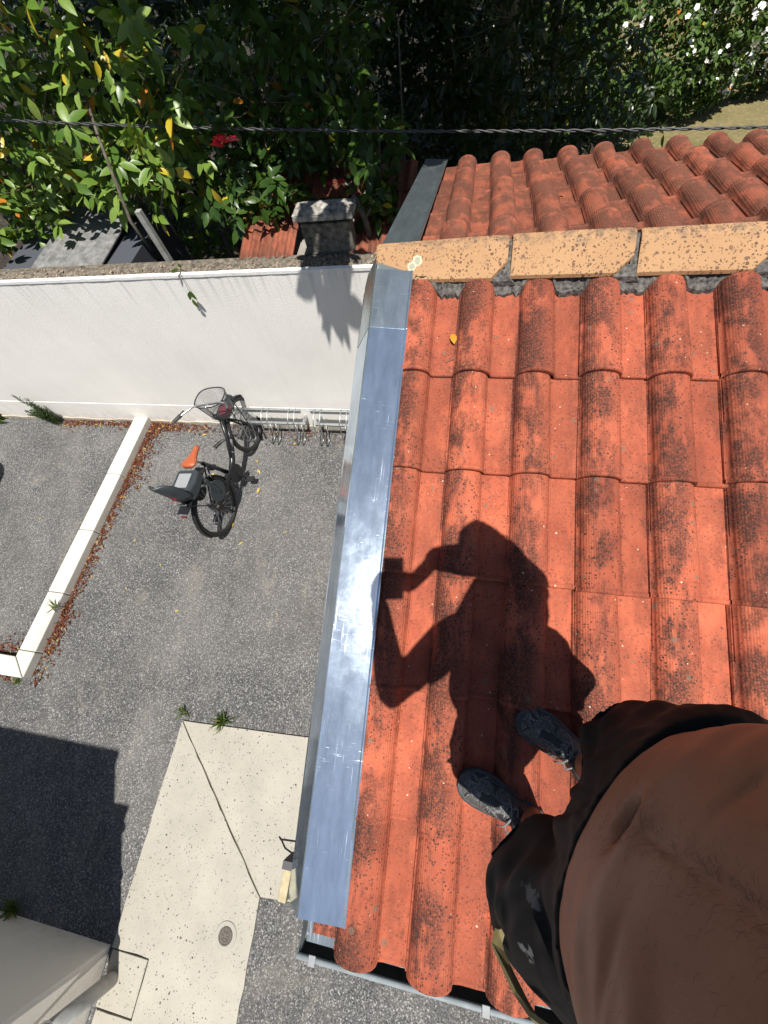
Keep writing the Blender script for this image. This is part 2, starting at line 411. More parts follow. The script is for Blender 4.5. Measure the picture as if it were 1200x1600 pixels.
for x in np.arange(-16, -.45, .05):
    rr.append([(x, WY+.02, 2.03), (x, WY+.02, 2.052+rngw.uniform(-.003,.004)), (x, WY+.09, 2.058+rngw.uniform(-.006,.008)), (x, WY+.15, 2.052+rngw.uniform(-.005,.006)), (x, WY+.21, 2.046), (x, WY+.21, 2.03)])
b.rings(rr); b.build('wall_head', plain('dirty_wall_head', (.13,.11,.085), .95, 0, .7, 22, .8, 70), wall, off=OFF)
# grit and crumbled mortar lying on the wall head
b = MB()
for k in range(1000):
    x = rngw.uniform(-7.5,-.5); y = WY+.03+abs(rngw.gauss(0,.055)); s_ = rngw.uniform(.004,.013)*(1.5 if rngw.random()<.08 else 1)
    if y > WY+.2: continue
    M_ = Matrix.Translation((x,y,2.056)) @ Euler((rngw.uniform(0,3),rngw.uniform(0,3),rngw.uniform(0,3))).to_matrix().to_4x4()
    b.box((-s_,-s_*.8,-s_*.5),(s_,s_*.8,s_*.5), M_)
stuff(b.build('grit', plain('grit', (.22,.18,.135), .95, 0, .8, 30), wall, off=OFF))

# ------------------------------------------------------------------ tiled building under the photographer
SLOPE = 0.2585750; TAN = math.tan(SLOPE); CS = math.cos(SLOPE); SN = math.sin(SLOPE)
def rz(y): return 2.45 + y*TAN                       # near slope, pan level
RIDGE_Y = 1.69; RIDGE_Z = rz(RIDGE_Y)
def rzf(y): return RIDGE_Z - (y-RIDGE_Y)*TAN
BO = (0, 0, 0)
bld = thing('tiled_building', 'low building with orange clay roof tiles, ochre ridge and zinc edge', 'building', BO)
b = MB()
b.box((-.385,-.60,0), (5.2,3.42,2.05))
b.add([(-.385,-.60,2.05),(-.385,3.42,2.05),(-.385,RIDGE_Y,2.62)],[(0,1,2)])
b.build('wall', M_bwall, bld)
b = MB()
for ya, yb in ((-.70, RIDGE_Y), (RIDGE_Y, 3.5)):
    za = rz(ya) if ya < RIDGE_Y-.01 else RIDGE_Z; zb = RIDGE_Z if yb < 2 else rzf(yb)
    b.add([(-.385,ya,za-.055),(5.2,ya,za-.055),(5.2,yb,zb-.055),(-.385,yb,zb-.055),(-.385,ya,za-.10),(5.2,ya,za-.10),(5.2,yb,zb-.10),(-.385,yb,zb-.10)],
          [(0,1,2,3),(7,6,5,4),(0,4,5,1),(1,5,6,2),(2,6,7,3),(3,7,4,0)])
roof = b.build('roof', M_flash_dark, bld)

PITCH = .235; COURSE = .401
def tile_mesh(name, mat, L=.455, rs=.017, tp=.07):
    prof = []                                            # (x, z) across the tile, top surface
    bw, bh = .142, .056
    prof.append((-.004, .0015))
    for k in range(11):
        a = PI*(1-k/10); x = bw/2+math.cos(a)*bw/2; z = math.sin(a)**.85*bh
        prof.append((x, z))
    prof += [(.151,-.002),(.165,-.0045),(.190,-.005),(.215,-.005),(.228,-.006),(.238,-.006),(.243,-.006)]
    n = len(prof); th = .013
    ts = [0, .004, .014, .019, .024] + [t_*L for t_ in (.27,.55,.8,1.)]
    rise = lambda y: rs*(1-y/L)
    rings = []
    for y in ts:
        lip = {0: -.002, .004: .0045, .014: .0050, .019: -.0012}.get(y, 0)
        taper = 1-tp*(y/L)
        rings.append([(x*(taper if x < .15 else 1)+(.142*(1-taper)*.5 if x < .15 else 0), y, z*taper+rise(y)+lip) for x, z in prof])
    vs = [p for r in rings for p in r]; fs = []
    for k in range(len(ts)-1):
        for i in range(n-1): fs.append((k*n+i, k*n+i+1, (k+1)*n+i+1, (k+1)*n+i))
    # front lip face, back edge and the underside
    base = len(vs)
    vs += [(x, 0, z+rise(0)-.003-th) for x, z in prof]; vs += [(x, L, z-th) for x, z in prof]
    for i in range(n-1):
        fs.append((base+i, base+i+1, i+1, i)); fs.append((base+n+i, base+n+i+1, base+i+1, base+i))
    fs.append((0, (len(ts)-1)*n, base+n, base)); fs.append((n-1, base+n-1, base+2*n-1, len(ts)*n-1))
    me = bpy.data.meshes.new(name); me.from_pydata(vs, [], fs); me.update(); me.materials.append(mat)
    top = (len(ts)-1)*(n-1)
    me.polygons.foreach_set('use_smooth', [i < top for i in range(len(me.polygons))])
    return me
TM = tile_mesh('roof_tile', M_tile); TMF = tile_mesh('roof_tile_weathered', M_tile_far, .455, .032, .20); TMF2 = tile_mesh('roof_tile_cut', M_tile_far, .27, .030, .16)
X0 = -.293
rows = [1.234, .838, .438, .040, -.372, -.772]          # nose of each course, measured along the slope
rt = random.Random(11)
for r_i, s_ in enumerate(rows):
    for c_i in range(12):
        o = link('roof_tile', TM, None, roof)
        s2 = s_ + rt.uniform(-.006,.006) + (rt.uniform(-.012,.008) if r_i == 5 else 0)
        y = s2*CS; x = X0 + c_i*PITCH + rt.uniform(-.003,.003)
        o.location = (x, y, rz(y)-.012 + .002*(c_i % 2) + rt.uniform(-.0015,.0015)); o.rotation_euler = (SLOPE+rt.uniform(-.008,.008), rt.uniform(-.014,.014), rt.uniform(-.011,.011))
# course at the verge, half hidden below the zinc
for r_i, s_ in enumerate(rows):
    b = MB(); b.box((-.375,0,-.012),(-.300,.44,.004)); o = b.build('verge_tile', M_tile, roof)
    y = (s_+.012)*CS; o.location = (0, y, rz(y)-.012); o.rotation_euler = (SLOPE, 0, 0)
# far slope: noses point away from the ridge (+y)
rowsf = [.30, .665, 1.02, 1.375, 1.73, 1.93]
rowsf = [.345, .70, 1.055, 1.41, 1.80]
for r_i, s_ in enumerate(rowsf):
    for c_i in range(16):
        o = link('roof_tile', TMF if r_i else TMF2, None, roof)
        d = s_*CS; y = RIDGE_Y+d
        x = X0+.03 + (c_i+1)*PITCH*.93 + rt.uniform(-.004,.004)
        o.location = (x, y, rzf(y)-.010+rt.uniform(-.002,.004)+.0025*(c_i % 2)); o.rotation_euler = (SLOPE+rt.uniform(-.01,.01), rt.uniform(-.015,.015), PI+rt.uniform(-.014,.014))
        o.scale = (.93,1,1)

# ridge: angular ochre ridge tiles bedded in dark mortar
def make_ridge_mat():
    m, nt, b = newmat('ochre_ridge_tile'); g = NT(nt); P = g.pos()
    c = g.mix(g.ramp(g.noise(P, 5, 5), [(.3, 0.), (.7, 1.)]), (.345,.190,.090), (.40,.235,.115))
    c = g.mix(g.math('MULTIPLY', g.rnd(), .4), c, (.38,.22,.105))
    wv = g.n('ShaderNodeVectorMath', operation='ADD'); g.l(P, wv.inputs[0])
    nv = g.n('ShaderNodeTexNoise'); g.l(P, nv.inputs['Vector']); nv.inputs['Scale'].default_value = 130
    sv = g.n('ShaderNodeVectorMath', operation='SCALE'); g.l(nv.outputs['Color'], sv.inputs[0]); sv.inputs['Scale'].default_value = .010
    g.l(sv.outputs[0], wv.inputs[1]); V = wv.outputs[0]
    dens = g.ramp(g.math('ADD', g.noise(P, 7, 3), g.math('MULTIPLY', g.sep(P)[0], .10)), [(.36, .3), (.6, 1.)])
    for sc, th, fr, col, a in ((130,.55,.42,(.07,.035,.022),.9),(72,.46,.50,(.08,.040,.026),.9),(38,.34,.62,(.10,.055,.038),.85),(20,.22,.9,(.55,.40,.06),.9)):
        d = g.vor(V, sc); cc = g.sep(g.vor(V, sc, out='Color'))
        on = g.math('MULTIPLY', g.math('GREATER_THAN', cc[0], fr), g.math('LESS_THAN', d, g.math('MULTIPLY', cc[1], th)))
        c = g.mix(g.math('MULTIPLY', g.math('MULTIPLY', on, dens), a), c, col)
    # one grey lichen rosette near the left end
    for cx, cy, cz, rad in ((-.235,1.640,2.957,.026),(-.258,1.624,2.945,.024)):
        dv = g.n('ShaderNodeVectorMath', operation='DISTANCE'); g.l(V, dv.inputs[0]); dv.inputs[1].default_value = (cx,cy,cz)
        dd = g.math('ADD', dv.outputs['Value'], g.math('MULTIPLY', g.noise(P, 90, 3), .012))
        c = g.mix(g.math('LESS_THAN', dd, rad), c, (.50,.48,.33)); c = g.mix(g.math('MULTIPLY', g.math('LESS_THAN', dd, rad*.78), .8), c, (.27,.27,.20))
    top = g.ramp(g.noise(P, 24, 5, .7), [(.45, 0.), (.62, 1.)])
    z = g.sep(P)[2]
    edge = g.math('MULTIPLY', top, g.ramp(g.math('SUBTRACT', z, 2.0), [(.975, 0.), (1.0, 1.)]))
    c = g.mix(g.math('MULTIPLY', edge, .8), c, (.10,.075,.055))
    g.l(c, b.inputs['Base Color']); b.inputs['Roughness'].default_value = .85
    g.l(g.bump(g.noise(P, 260, 4, .7), .5, .002), b.inputs['Normal'])
    return m
M_ridge = make_ridge_mat()
RX = [-.415, .135, .592, 1.045, 1.50, 1.955, 2.41]
for k in range(6):
    xa, xb = RX[k], RX[k+1]-.016
    b = MB(); rr = []
    up = .004*k % .008
    stn = [(xa, 0, 0), (xa+.012, .004, 0), (xb-.060, .002, 0), (xb-.006, .0, .048), (xb, -.001, .054)]
    for x, g_, ch in stn:
        q = 1-((.20 if k == 0 else .05)*max(0., 1-(x-xa)/(xb-xa)*1.15))
        prof = [(RIDGE_Y-.128+ch, 2.916+up+g_+ch*.62), (RIDGE_Y-.078, 2.950+up+g_), (RIDGE_Y-.030, 2.986+up+g_), (RIDGE_Y-.012, 2.996+up+g_), (RIDGE_Y+.012, 2.996+up+g_), (RIDGE_Y+.030, 2.986+up+g_),
                (RIDGE_Y+.078, 2.950+up+g_), (RIDGE_Y+.128-ch, 2.916+up+g_+ch*.62)]
        prof = [(RIDGE_Y+(y-RIDGE_Y)*q, z-(1-q)*.055) for y, z in prof]
        inner = [(y, z-.016) for y, z in prof[::-1]]
        rr.append([(x, y, z) for y, z in prof+inner])
    b.rings(rr); o = b.build('ridge_tile', M_ridge, roof, bevel=.006)
    o.rotation_euler = (0, 0, rt.uniform(-.002,.002))
# mortar: uneven bed showing under the ridge tiles and in the joints
rm = random.Random(5)
b = MB(); rr = []
for x in np.arange(-.375, 2.5, .011):
    ph = ((x-X0) % PITCH)/PITCH
    arch = max(0., math.sin(PI*min(ph/.604, 1)))**.8
    yf = RIDGE_Y-.148 + .042*arch + rm.uniform(-.008,.008)
    zf = rz(yf) + .004 + .052*arch + rm.uniform(-.004,.004)
    rr.append([(x, yf, zf-.03), (x, yf, zf), (x, yf+.02, min(zf+.016,2.905)+rm.uniform(-.005,.005)), (x, RIDGE_Y-.098+rm.uniform(-.006,.006), 2.915+rm.uniform(-.005,.005)), (x, RIDGE_Y-.06, 2.93), (x, RIDGE_Y+.06, 2.93), (x, RIDGE_Y+.125, 2.895), (x, RIDGE_Y+.14, 2.84)])
b.rings(rr); b.build('ridge_mortar', M_mortar, roof)
for k in range(1,6):
    b = MB(); rr = []
    for t_ in np.linspace(-1, 1, 22):
        at = abs(t_); y = RIDGE_Y+t_*.128; z = 2.996-at*.082
        w = .014+rm.uniform(-.003,.003) + (.035 if at > .72 else 0)
        xc = RX[k]-.010-(.018 if at > .72 else 0)
        rr.append([(xc-w, y, z-.03), (xc-w, y, z-.010+rm.uniform(-.003,.003)), (xc+w*.6, y, z-.006+rm.uniform(-.004,.003)), (xc+w, y, z-.03)])
    b.rings(rr); b.build('ridge_mortar', M_mortar, roof)

# zinc flashing along the verge: folded strip with a drop leg, near and far pieces, with lap seams
def flashing(y0, y1, fz, mat, name='flashing'):
    b = MB(); rr = []
    for y in np.linspace(y0, y1, 24):
        j = 0.; z = fz(y)
        rr.append([(-.484, y, z-.042), (-.478, y, z-.034), (-.414, y, z+.068), (-.409, y, z+.0725), (-.340, y, z+.0655), (-.266, y, z+.058), (-.260, y, z+.061), (-.256, y, z+.060), (-.255, y, z+.052), (-.262,y,z+.051),
                   (-.340, y, z+.062), (-.408, y, z+.066), (-.476, y, z-.040)])
    b.rings(rr); return b.build(name, mat, roof)
fl = flashing(-.672, 1.36, rz, M_zinc)
flashing(1.345, 1.60, lambda y: rz(y)+.004, make_zinc('zinc_matt', (.50,.57,.60), .26, .55, .88))
flashing(1.56, 3.53, lambda y: (rz(y) if y < RIDGE_Y else rzf(y))-.004, M_zinc_old)
# end of the verge: bare timber, the folded zinc end, a wire loop
b = MB(); b.box((-.520,-.69,2.15),(-.490,-.600,2.232)); b.build('batten_end', M_wood, bld, bevel=.003)
b = MB(); b.add([(-.4535,-.70,2.20),(-.4535,-.55,2.235),(-.4545,-.55,2.30),(-.4545,-.70,2.262)],[(0,1,2,3),(3,2,1,0)]) if False else b.box((-.4605,-.695,2.15),(-.4545,-.555,2.20)); b.build('flashing_drop', M_zinc_old, bld)
b = MB(); b.box((-.524,-.599,2.14),(-.484,-.575,2.240)); b.build('batten_cap', plain('dark_lead', (.03,.03,.035), .5), bld)
b = MB(); b.tube([(-.48,-.50,2.29),(-.515,-.505,2.28),(-.54,-.51,2.27),(-.548,-.505,2.265),(-.535,-.515,2.265),(-.515,-.53,2.275),(-.48,-.535,2.29)], .003, 5); b.build('wire_loop', M_frame, bld)

# gutter with brackets; sheet strip below the eave tiles
b = MB(); b.add([(-.40,-.70,rz(-.70)-.028),(5.2,-.70,rz(-.70)-.028),(5.2,-.775,rz(-.775)-.034),(-.40,-.775,rz(-.775)-.034)],[(3,2,1,0)])
b.add([(-.40,-.775,rz(-.775)-.034),(5.2,-.775,rz(-.775)-.034),(5.2,-.777,rz(-.775)-.06),(-.40,-.777,rz(-.775)-.06)],[(3,2,1,0)])
b.build('eave_sheet', M_zinc_old, roof)
b = MB(); GY, GZ, GR = -.757, 2.190, .066
prof = [(GY+GR*math.cos(a), GZ+GR*math.sin(a)) for a in np.linspace(0, -PI, 15)]
prof2 = [(GY+(GR-.004)*math.cos(a), GZ+(GR-.004)*math.sin(a)) for a in np.linspace(-PI, 0, 15)]
b.rings([[(x,y,z) for y,z in prof+prof2] for x in (-.425, 1.4, 3.3, 5.2)])
b.add([(-.425,y,z) for y,z in prof]+[(-.420,y,z) for y,z in prof], [tuple(range(15)), tuple(range(29,14,-1))]+[(i,i+15,i+16,i+1) for i in range(14)])
gut = b.build('gutter', M_gutter, bld)
b = MB(); b.rings([[(x, GY+(GR-.0055)*math.cos(a), GZ+(GR-.0055)*math.sin(a)) for a in np.linspace(-PI, 0, 15)]+[(x, GY+(GR-.0065)*math.cos(a), GZ+(GR-.0065)*math.sin(a)) for a in np.linspace(0, -PI, 15)] for x in (-.418, 5.19)]); b.build('gutter_inner', plain('gutter_near_black', (.016,.015,.013), .9, 0, .5, 30), gut)  # thin near-black inner skin just inside the gutter profile
b = MB(); b.tube([(-.427,GY-GR,GZ+.004),(5.2,GY-GR,GZ+.004)], .0085, 10); b.build('gutter_bead', M_gutter, gut, smooth=True)
for xx in (-.372, .190, .76, 1.33):
    b = MB(); b.box((xx-.012,GY-GR-.013,GZ-.030),(xx+.012,GY-GR-.0095,GZ+.014)); b.box((xx-.012,GY-GR-.013,GZ+.014),(xx+.012,GY-GR+.016,GZ+.018))
    b.build('gutter_bracket', M_flash_dark, gut, bevel=.002)
b = MB(); b.box((-.39,-.70,2.06),(5.2,-.68,2.21)); b.build('fascia', M_dark_wood, bld)

# ------------------------------------------------------------------ rendered building at the lower left, with downpipe
rb = thing('rendered_building', 'tall beige rendered building corner with a grey downpipe beside the concrete path', 'building', (-2.44,-2.06,0))
RO = (-2.44,-2.06,0)
b = MB(); b.box((-9,-9,0),(-2.44,-2.06,3.74)); b.build('wall', M_bwall, rb, off=RO, bevel=.008)
b = MB(); b.box((-9.0,-9,3.742),(-2.415,-2.04,3.83)); b.build('roof', plain('roof_edge', (.4,.38,.35), .8), rb, off=RO)
b = MB(); b.rings([[(-2.335+.085*math.cos(a)+.0, y, 2.98+.09*math.sin(a)) for a in np.linspace(PI,2*PI,12)] for y in (-9,-2.15)], cap=True)
b.build('gutter', M_grey_pipe, rb, off=RO)
b = MB(); PX, PY = -2.335,-2.225
b.tube([(PX,PY,.024),(PX,PY,.62)], .050, 20); b.tube([(PX,PY,.60),(PX,PY,2.86),(-2.26,-2.3,2.93)], .045, 20); b.build('downpipe', M_grey_pipe, rb, smooth=True, off=RO)
for zz in (.60, 1.75):
    b = MB(); b.tube([(PX+.053*math.cos(a), PY+.053*math.sin(a), zz) for a in np.linspace(0, 2*PI, 21)[:-1]], .009, 6, closed=True); b.box((-2.44,PY-.012,zz-.010),(PX-.045,PY+.012,zz+.010))
    b.build('pipe_clip', M_galv, rb, off=RO)

# ------------------------------------------------------------------ bike racks
def rack(x0, x1, label):
    t = thing('bike_rack', label, 'bike rack', ((x0+x1)/2, 2.86, 0), 'steel bike racks by the wall')
    o = ((x0+x1)/2, 2.86, 0)
    for zz, yy, hgt in ((.455, 2.865, .05), (.235, 2.845, .035)):
        b = MB(); b.box((x0,yy-.016,zz-hgt/2),(x1,yy+.016,zz+hgt/2)); b.build('rail', M_galv, t, off=o, bevel=.003)
    for xx in (x0+.02, x1-.05):
        b = MB(); b.box((xx,2.862,.20),(xx+.03,2.984,.24)); b.build('wall_bracket', M_galv, t, off=o)
    n = 3 if x1-x0 > .8 else 3
    for k in range(n):
        xc = x0+.06+(x1-x0-.19)*k/(n-1)
        for dx in (0, .075):
            b = MB()
            b.tube([(xc+dx,2.885,.475),(xc+dx,2.80,.49),(xc+dx,2.70,.42),(xc+dx,2.655,.24),(xc+dx,2.66,.10),(xc+dx,2.70,.035),(xc+dx,2.76,.03),(xc+dx,2.80,.09),(xc+dx,2.83,.235)], .0065, 6)
            b.build('hoop', M_galv, t, smooth=True, off=o)
    return t
rack(-2.76, -1.90, 'galvanised bike rack holding the front wheel of the black bicycle')
rack(-1.775, -.95, 'galvanised empty bike rack partly hidden by the zinc roof edge')

# ------------------------------------------------------------------ bicycle
bike = thing('bicycle', 'black step-through bicycle with tan saddle, front basket and child seat', 'bicycle', (-2.585,1.62,0), rot=(0,R(-7.5),0))
WB, WR = 1.12, .335
def wheel(y, rot=0):
    c = Vector((0,y,WR))
    b = MB(); ring = [(0, y+(WR-.02)*math.cos(a), WR+(WR-.02)*math.sin(a)) for a in np.linspace(0,2*PI,49)[:-1]]
    b.tube(ring, .025, 8, closed=True); w = b.build('wheel', M_black, bike, smooth=True)
    b = MB(); ring = [(0, y+(WR-.046)*math.cos(a), WR+(WR-.046)*math.sin(a)) for a in np.linspace(0,2*PI,49)[:-1]]
    b.tube(ring, .010, 6, closed=True); b.build('rim', plain('dark_rim', (.10,.10,.10), .35, .8), w, smooth=True)
    b = MB()
    for k in range(28):
        a = 2*PI*k/28; sx = .03 if k % 2 else -.03; a2 = a + (.5 if (k//2) % 2 else -.5)
        b.tube([(sx, y+.022*math.cos(a2), WR+.022*math.sin(a2)), (0, y+(WR-.05)*math.cos(a), WR+(WR-.05)*math.sin(a))], .0016, 4)
    b.build('spokes', M_alu, w)
    b = MB(); b.disc(c, (1,0,0), .026, .026, .08, 14); b.tube([(-.07,y,WR),(.07,y,WR)], .007, 8); b.build('hub', M_frame, w)
    b = MB(); rr = []
    for a in np.linspace(-.25 if y < .5 else .1, PI*1.02 if y < .5 else PI*.80, 22):
        rr.append([(sx, y+(WR+dr)*math.cos(PI-a if y < .5 else a), WR+(WR+dr)*math.sin(PI-a if y < .5 else a)) for sx, dr in ((-.028,.004),(-.018,.016),(.018,.016),(.028,.004),(.018,.013),(-.018,.013))])
    b.rings(rr); b.build('mudguard', M_frame, bike, smooth=True)
    return w
wheel(0); wheel(WB)
b = MB()
BB = (0,.46,.28); HTb, HTt = (0,.925,.60), (0,.875,.80)
b.tube([BB, (0,.60,.33),(0,.80,.47),HTb], .034, 10); b.tube([(0,.62,.36),(0,.78,.52),(0,.90,.70)], .024, 10)
b.tube([BB,(0,.315,.72)], .023, 10); b.tube([HTb,HTt], .024, 10)
for sx in (-.05,.05):
    b.tube([(sx,0,WR),(sx*.9,.25,.31),(sx*.4,.44,.285)], .011, 8); b.tube([(sx,0,WR),(sx*.7,.20,.54),(sx*.3,.325,.68)], .009, 8)
fr = b.build('frame', M_frame, bike, smooth=True)
b = MB(); b.tube([(0,.73,.42),(0,.80,.475)], .033, 12); b.tube([(0,.675,.385),(0,.685,.39)], .034, 12); b.build('frame_band', plain('silver_band', (.5,.5,.5), .35, .8), fr)
b = MB()
for sx in (-.05,.05): b.tube([(sx,WB,WR),(sx,WB-.05,.46),(sx*.9,.97,.62)], .012, 8)
b.tube([(-.05,.965,.625),(.05,.965,.625)], .014, 8); b.tube([(0,.962,.62),(0,.915,.70)], .016, 8); b.build('fork', M_frame, bike, smooth=True)
b = MB(); b.tube([(0,.875,.80),(0,.86,.90),(0,.87,.955)], .014, 8); b.tube([(-.30,.70,.97),(-.25,.78,.965),(-.16,.88,.96),(0,.90,.955),(.16,.91,.96),(.25,.89,.965),(.30,.84,.97)], .011, 8)
hb = b.build('handlebar', M_alu, bike, smooth=True)
for sx in (-1,1):
    b = MB(); dy = .13 if sx > 0 else 0; b.tube([(sx*.262,.765+dy,.967),(sx*.315,.675+dy,.972)], .018, 10); b.build('grip', plain('grip_rubber', (.05,.05,.05), .7), hb, smooth=True)
    b = MB(); b.tube([(sx*.235,.80+dy,.97),(sx*.26,.83+dy,.965),(sx*.335,.74+dy,.95)], .007, 6); b.tube([(sx*.30,.79+dy,.955),(sx*.36,.70+dy,.95)], .012, 6); b.build('brake_lever', M_dkgrey, hb)
# wire basket: tapered rings and mesh
b = MB(); N = 40
def bask(u, z):
    k = (z-.71)/.24; a = .135+.045*k; d = .105+.035*k
    cu, su = math.cos(u), math.sin(u)
    return Vector((math.copysign(abs(cu)**.7, cu)*a, 1.00+math.copysign(abs(su)**.7, su)*d, z))
for z in (.71,): b.tube([bask(2*PI*k/N, z) for k in range(N)], .006 if z > .9 else .004, 5, closed=True)
bk = b.build('basket', M_frame, bike)
b = MB(); b.tube([bask(2*PI*k/N, .95) for k in range(N)], .006, 5, closed=True); b.build('basket_rim', M_frame, bk)
b = MB()
for z in np.linspace(.72,.94,13): b.tube([bask(2*PI*k/N, z) for k in range(N)], .0014, 3, closed=True)
for k in range(N*2): b.tube([bask(PI*k/N, .71), bask(PI*k/N, .95)], .0014, 3)
for xx in np.linspace(-.11,.11,13): b.tube([(xx,.905,.71),(xx,1.095,.71)], .0016, 3)
for yy in np.linspace(.94,1.12,9): b.tube([(-.13,yy-.03,.71),(.13,yy-.03,.71)], .0016, 3)
b.build('basket_mesh', plain('basket_wire', (.09,.09,.095), .4), bk)
b = MB(); b.disc((.03,1.01,.732), (0,0,1), .085, .065, .03, 12); b.build('folded_cloth', plain('maroon_cloth', (.13,.012,.03), .9), bk)
b = MB(); b.box((-.10,.93,.692),(.10,1.18,.702)); b.tube([(-.06,1.17,.722),(-.06,WB,WR+.02)], .006, 6); b.tube([(.06,1.17,.722),(.06,WB,WR+.02)], .006, 6); b.build('front_carrier', M_frame, bike)
b = MB(); b.disc((0,1.20,.70), (0,1,0), .035, .045, .06, 14); b.build('headlight', M_dkgrey, bike)
# saddle
b = MB(); rr = []
for t_, wd, zz in ((0,.018,0),(.1,.030,.004),(.35,.034,.006),(.55,.055,.012),(.75,.085,.022),(.92,.088,.026),(1,.05,.020)):
    y = .435-.27*t_
    rr.append([(wd*math.cos(a), y, 0.855+zz+.028*max(math.sin(a), -.55)) for a in np.linspace(0,2*PI,17)[:-1]])
b.rings(rr); sd = b.build('saddle', M_saddle, bike, smooth=True)
b = MB(); b.tube([(0,.315,.72),(0,.285,.84)], .0135, 10); b.tube([(-.03,.22,.845),(-.02,.38,.845)], .004, 5); b.tube([(.03,.22,.845),(.02,.38,.845)], .004, 5); b.build('seat_post', M_alu, bike, smooth=True)
# child seat on the carrier
b = MB(); b.box((-.06,-.28,.715),(.06,.26,.73)); b.tube([(-.05,-.18,.71),(-.055,0,WR+.02)], .006, 6); b.tube([(.05,-.18,.71),(.055,0,WR+.02)], .006, 6); b.build('rear_carrier', M_frame, bike)
b = MB(); rr = []
for yy, w_, z0, z1 in ((.15,.10,.77,.85),(.13,.125,.745,.865),(0,.135,.735,.86),(-.09,.135,.735,.88),(-.13,.12,.74,.90),(-.14,.10,.76,.89)):
    rr.append([(-w_,yy,z0+.02),(-w_*.8,yy,z0),(w_*.8,yy,z0),(w_,yy,z0+.02),(w_,yy,z1-.02),(w_*.85,yy,z1),(-w_*.85,yy,z1),(-w_,yy,z1-.02)])
b.rings(rr); cs = b.build('child_seat', M_dkgrey, bike, bevel=.012)
b = MB(); b.box((-.075,-.07,.862),(.075,.10,.874)); b.build('seat_pad', M_ltgrey, cs, bevel=.012)
b = MB(); rr = []
for t_, w_, d_ in ((0,.12,.03),(.2,.145,.045),(.5,.15,.05),(.8,.13,.045),(.95,.09,.03),(1,.05,.015)):
    z = .78+.36*t_; y = -.155-.06*t_
    rr.append([(w_*math.cos(a), y-d_*abs(math.cos(a))**2*(-1.1)+ (-.03)*max(0,math.sin(a))+(.0)*1, z+.01*math.sin(a)) for a in np.linspace(0,2*PI,19)[:-1]])
b.rings(rr); b.build('seat_back', M_dkgrey, cs, smooth=True)
b = MB(); b.tube([(.11,-.10,.87),(.12,-.02,.80),(.10,.09,.66)], .011, 6); b.tube([(-.06,-.21,.78),(.06,-.21,.78)], .012, 6); b.build('seat_strut', M_alu, cs)
for sx in (-1,1):
    b = MB(); b.disc((sx*.125,.10,.52), (1,0,0), .115, .115, .014, 26); b.box((sx*.125-.02,.08,.50),(sx*.125+.02,.115,.74)); b.build('foot_guard', M_dkgrey, cs)
b = MB(); b.box((-.03,-.305,.68),(.03,-.29,.705)); b.build('rear_light', M_red, bike, bevel=.004)
b = MB(); b.box((.05,-.225,.93),(.10,-.24,.955)); b.build('reflector', M_red, bike)
# drive: chainring, guard, cranks, pedals, rear sprocket and derailleur
b = MB(); b.disc((.055,.46,.28),(1,0,0),.095,.095,.01,28); b.disc((.06,0,WR),(1,0,0),.05,.04,.03,20); b.tube([(.055,.46,.185),(.06,0,.30)],.005,4); b.tube([(.055,.46,.375),(.06,0,.375)],.005,4); b.tube([(.065,-.01,.31),(.065,.02,.24)],.012,6); b.build('chain_drive', plain('oily_steel', (.05,.045,.04), .4, .8), bike)
b = MB(); b.box((.066,.02,.345),(.078,.50,.395)); b.disc((.07,.46,.28),(1,0,0),.112,.108,.014,28); b.build('chain_guard', M_frame, bike)
for sx, dy, dz in ((1,.02,-.165),(-1,-.02,.165)):
    b = MB(); b.tube([(sx*.085,.46,.28),(sx*.092,.46+dy,.28+dz)], .010, 6); cr = b.build('crank', M_frame, bike)
    b = MB(); b.box((sx*.10-.0 if sx > 0 else -.195,.46+dy-.035,.28+dz-.012),(.195 if sx > 0 else -.10,.46+dy+.035,.28+dz+.012)); b.build('pedal', M_black, cr, bevel=.004)
b = MB(); b.tube([(-.05,.10,.28),(-.19,.02,.005)], .009, 6); b.build('kickstand', M_frame, bike)

# ------------------------------------------------------------------ leaves and foliage
def leaf_template(L=1., w=.45, fold=.25, droop=.18, n=3):
    """leaf along +Y from the origin, folded on the midrib; returns verts, quads"""
    ts = np.linspace(0, 1, n+2); vs = []; fs = []
    for t in ts:
        ww = w/2*(math.sin(PI*t**.85))**.8 if 0 < t < 1 else .004
        z = -droop*t*t
        vs += [(-ww, t*L, z+fold*ww), (0, t*L, z), (ww, t*L, z+fold*ww)]
    for k in range(n+1):
        a = 3*k
        fs += [(a,a+1,a+4,a+3), (a+1,a+2,a+5,a+4)]
    return np.array(vs), fs
def frames(d, up):
    """rotation matrices (N,3,3) with columns x,y,z ; y = leaf direction, z ~ up side"""
    y = d/np.linalg.norm(d,axis=1,keepdims=True)
    x = np.cross(y, up); x /= np.linalg.norm(x,axis=1,keepdims=True)+1e-9
    z = np.cross(x, y)
    return np.stack([x,y,z],axis=2)
def merge(tv, tf, pos, rot, sc):
    N = len(pos); n = len(tv)
    v = np.einsum('nij,kj->nki', rot, tv)*sc[:,None,None]+pos[:,None,:]
    f = (np.array(tf)[None]+(np.arange(N)*n)[:,None,None]).reshape(-1, len(tf[0]))
    return v.reshape(-1,3), f
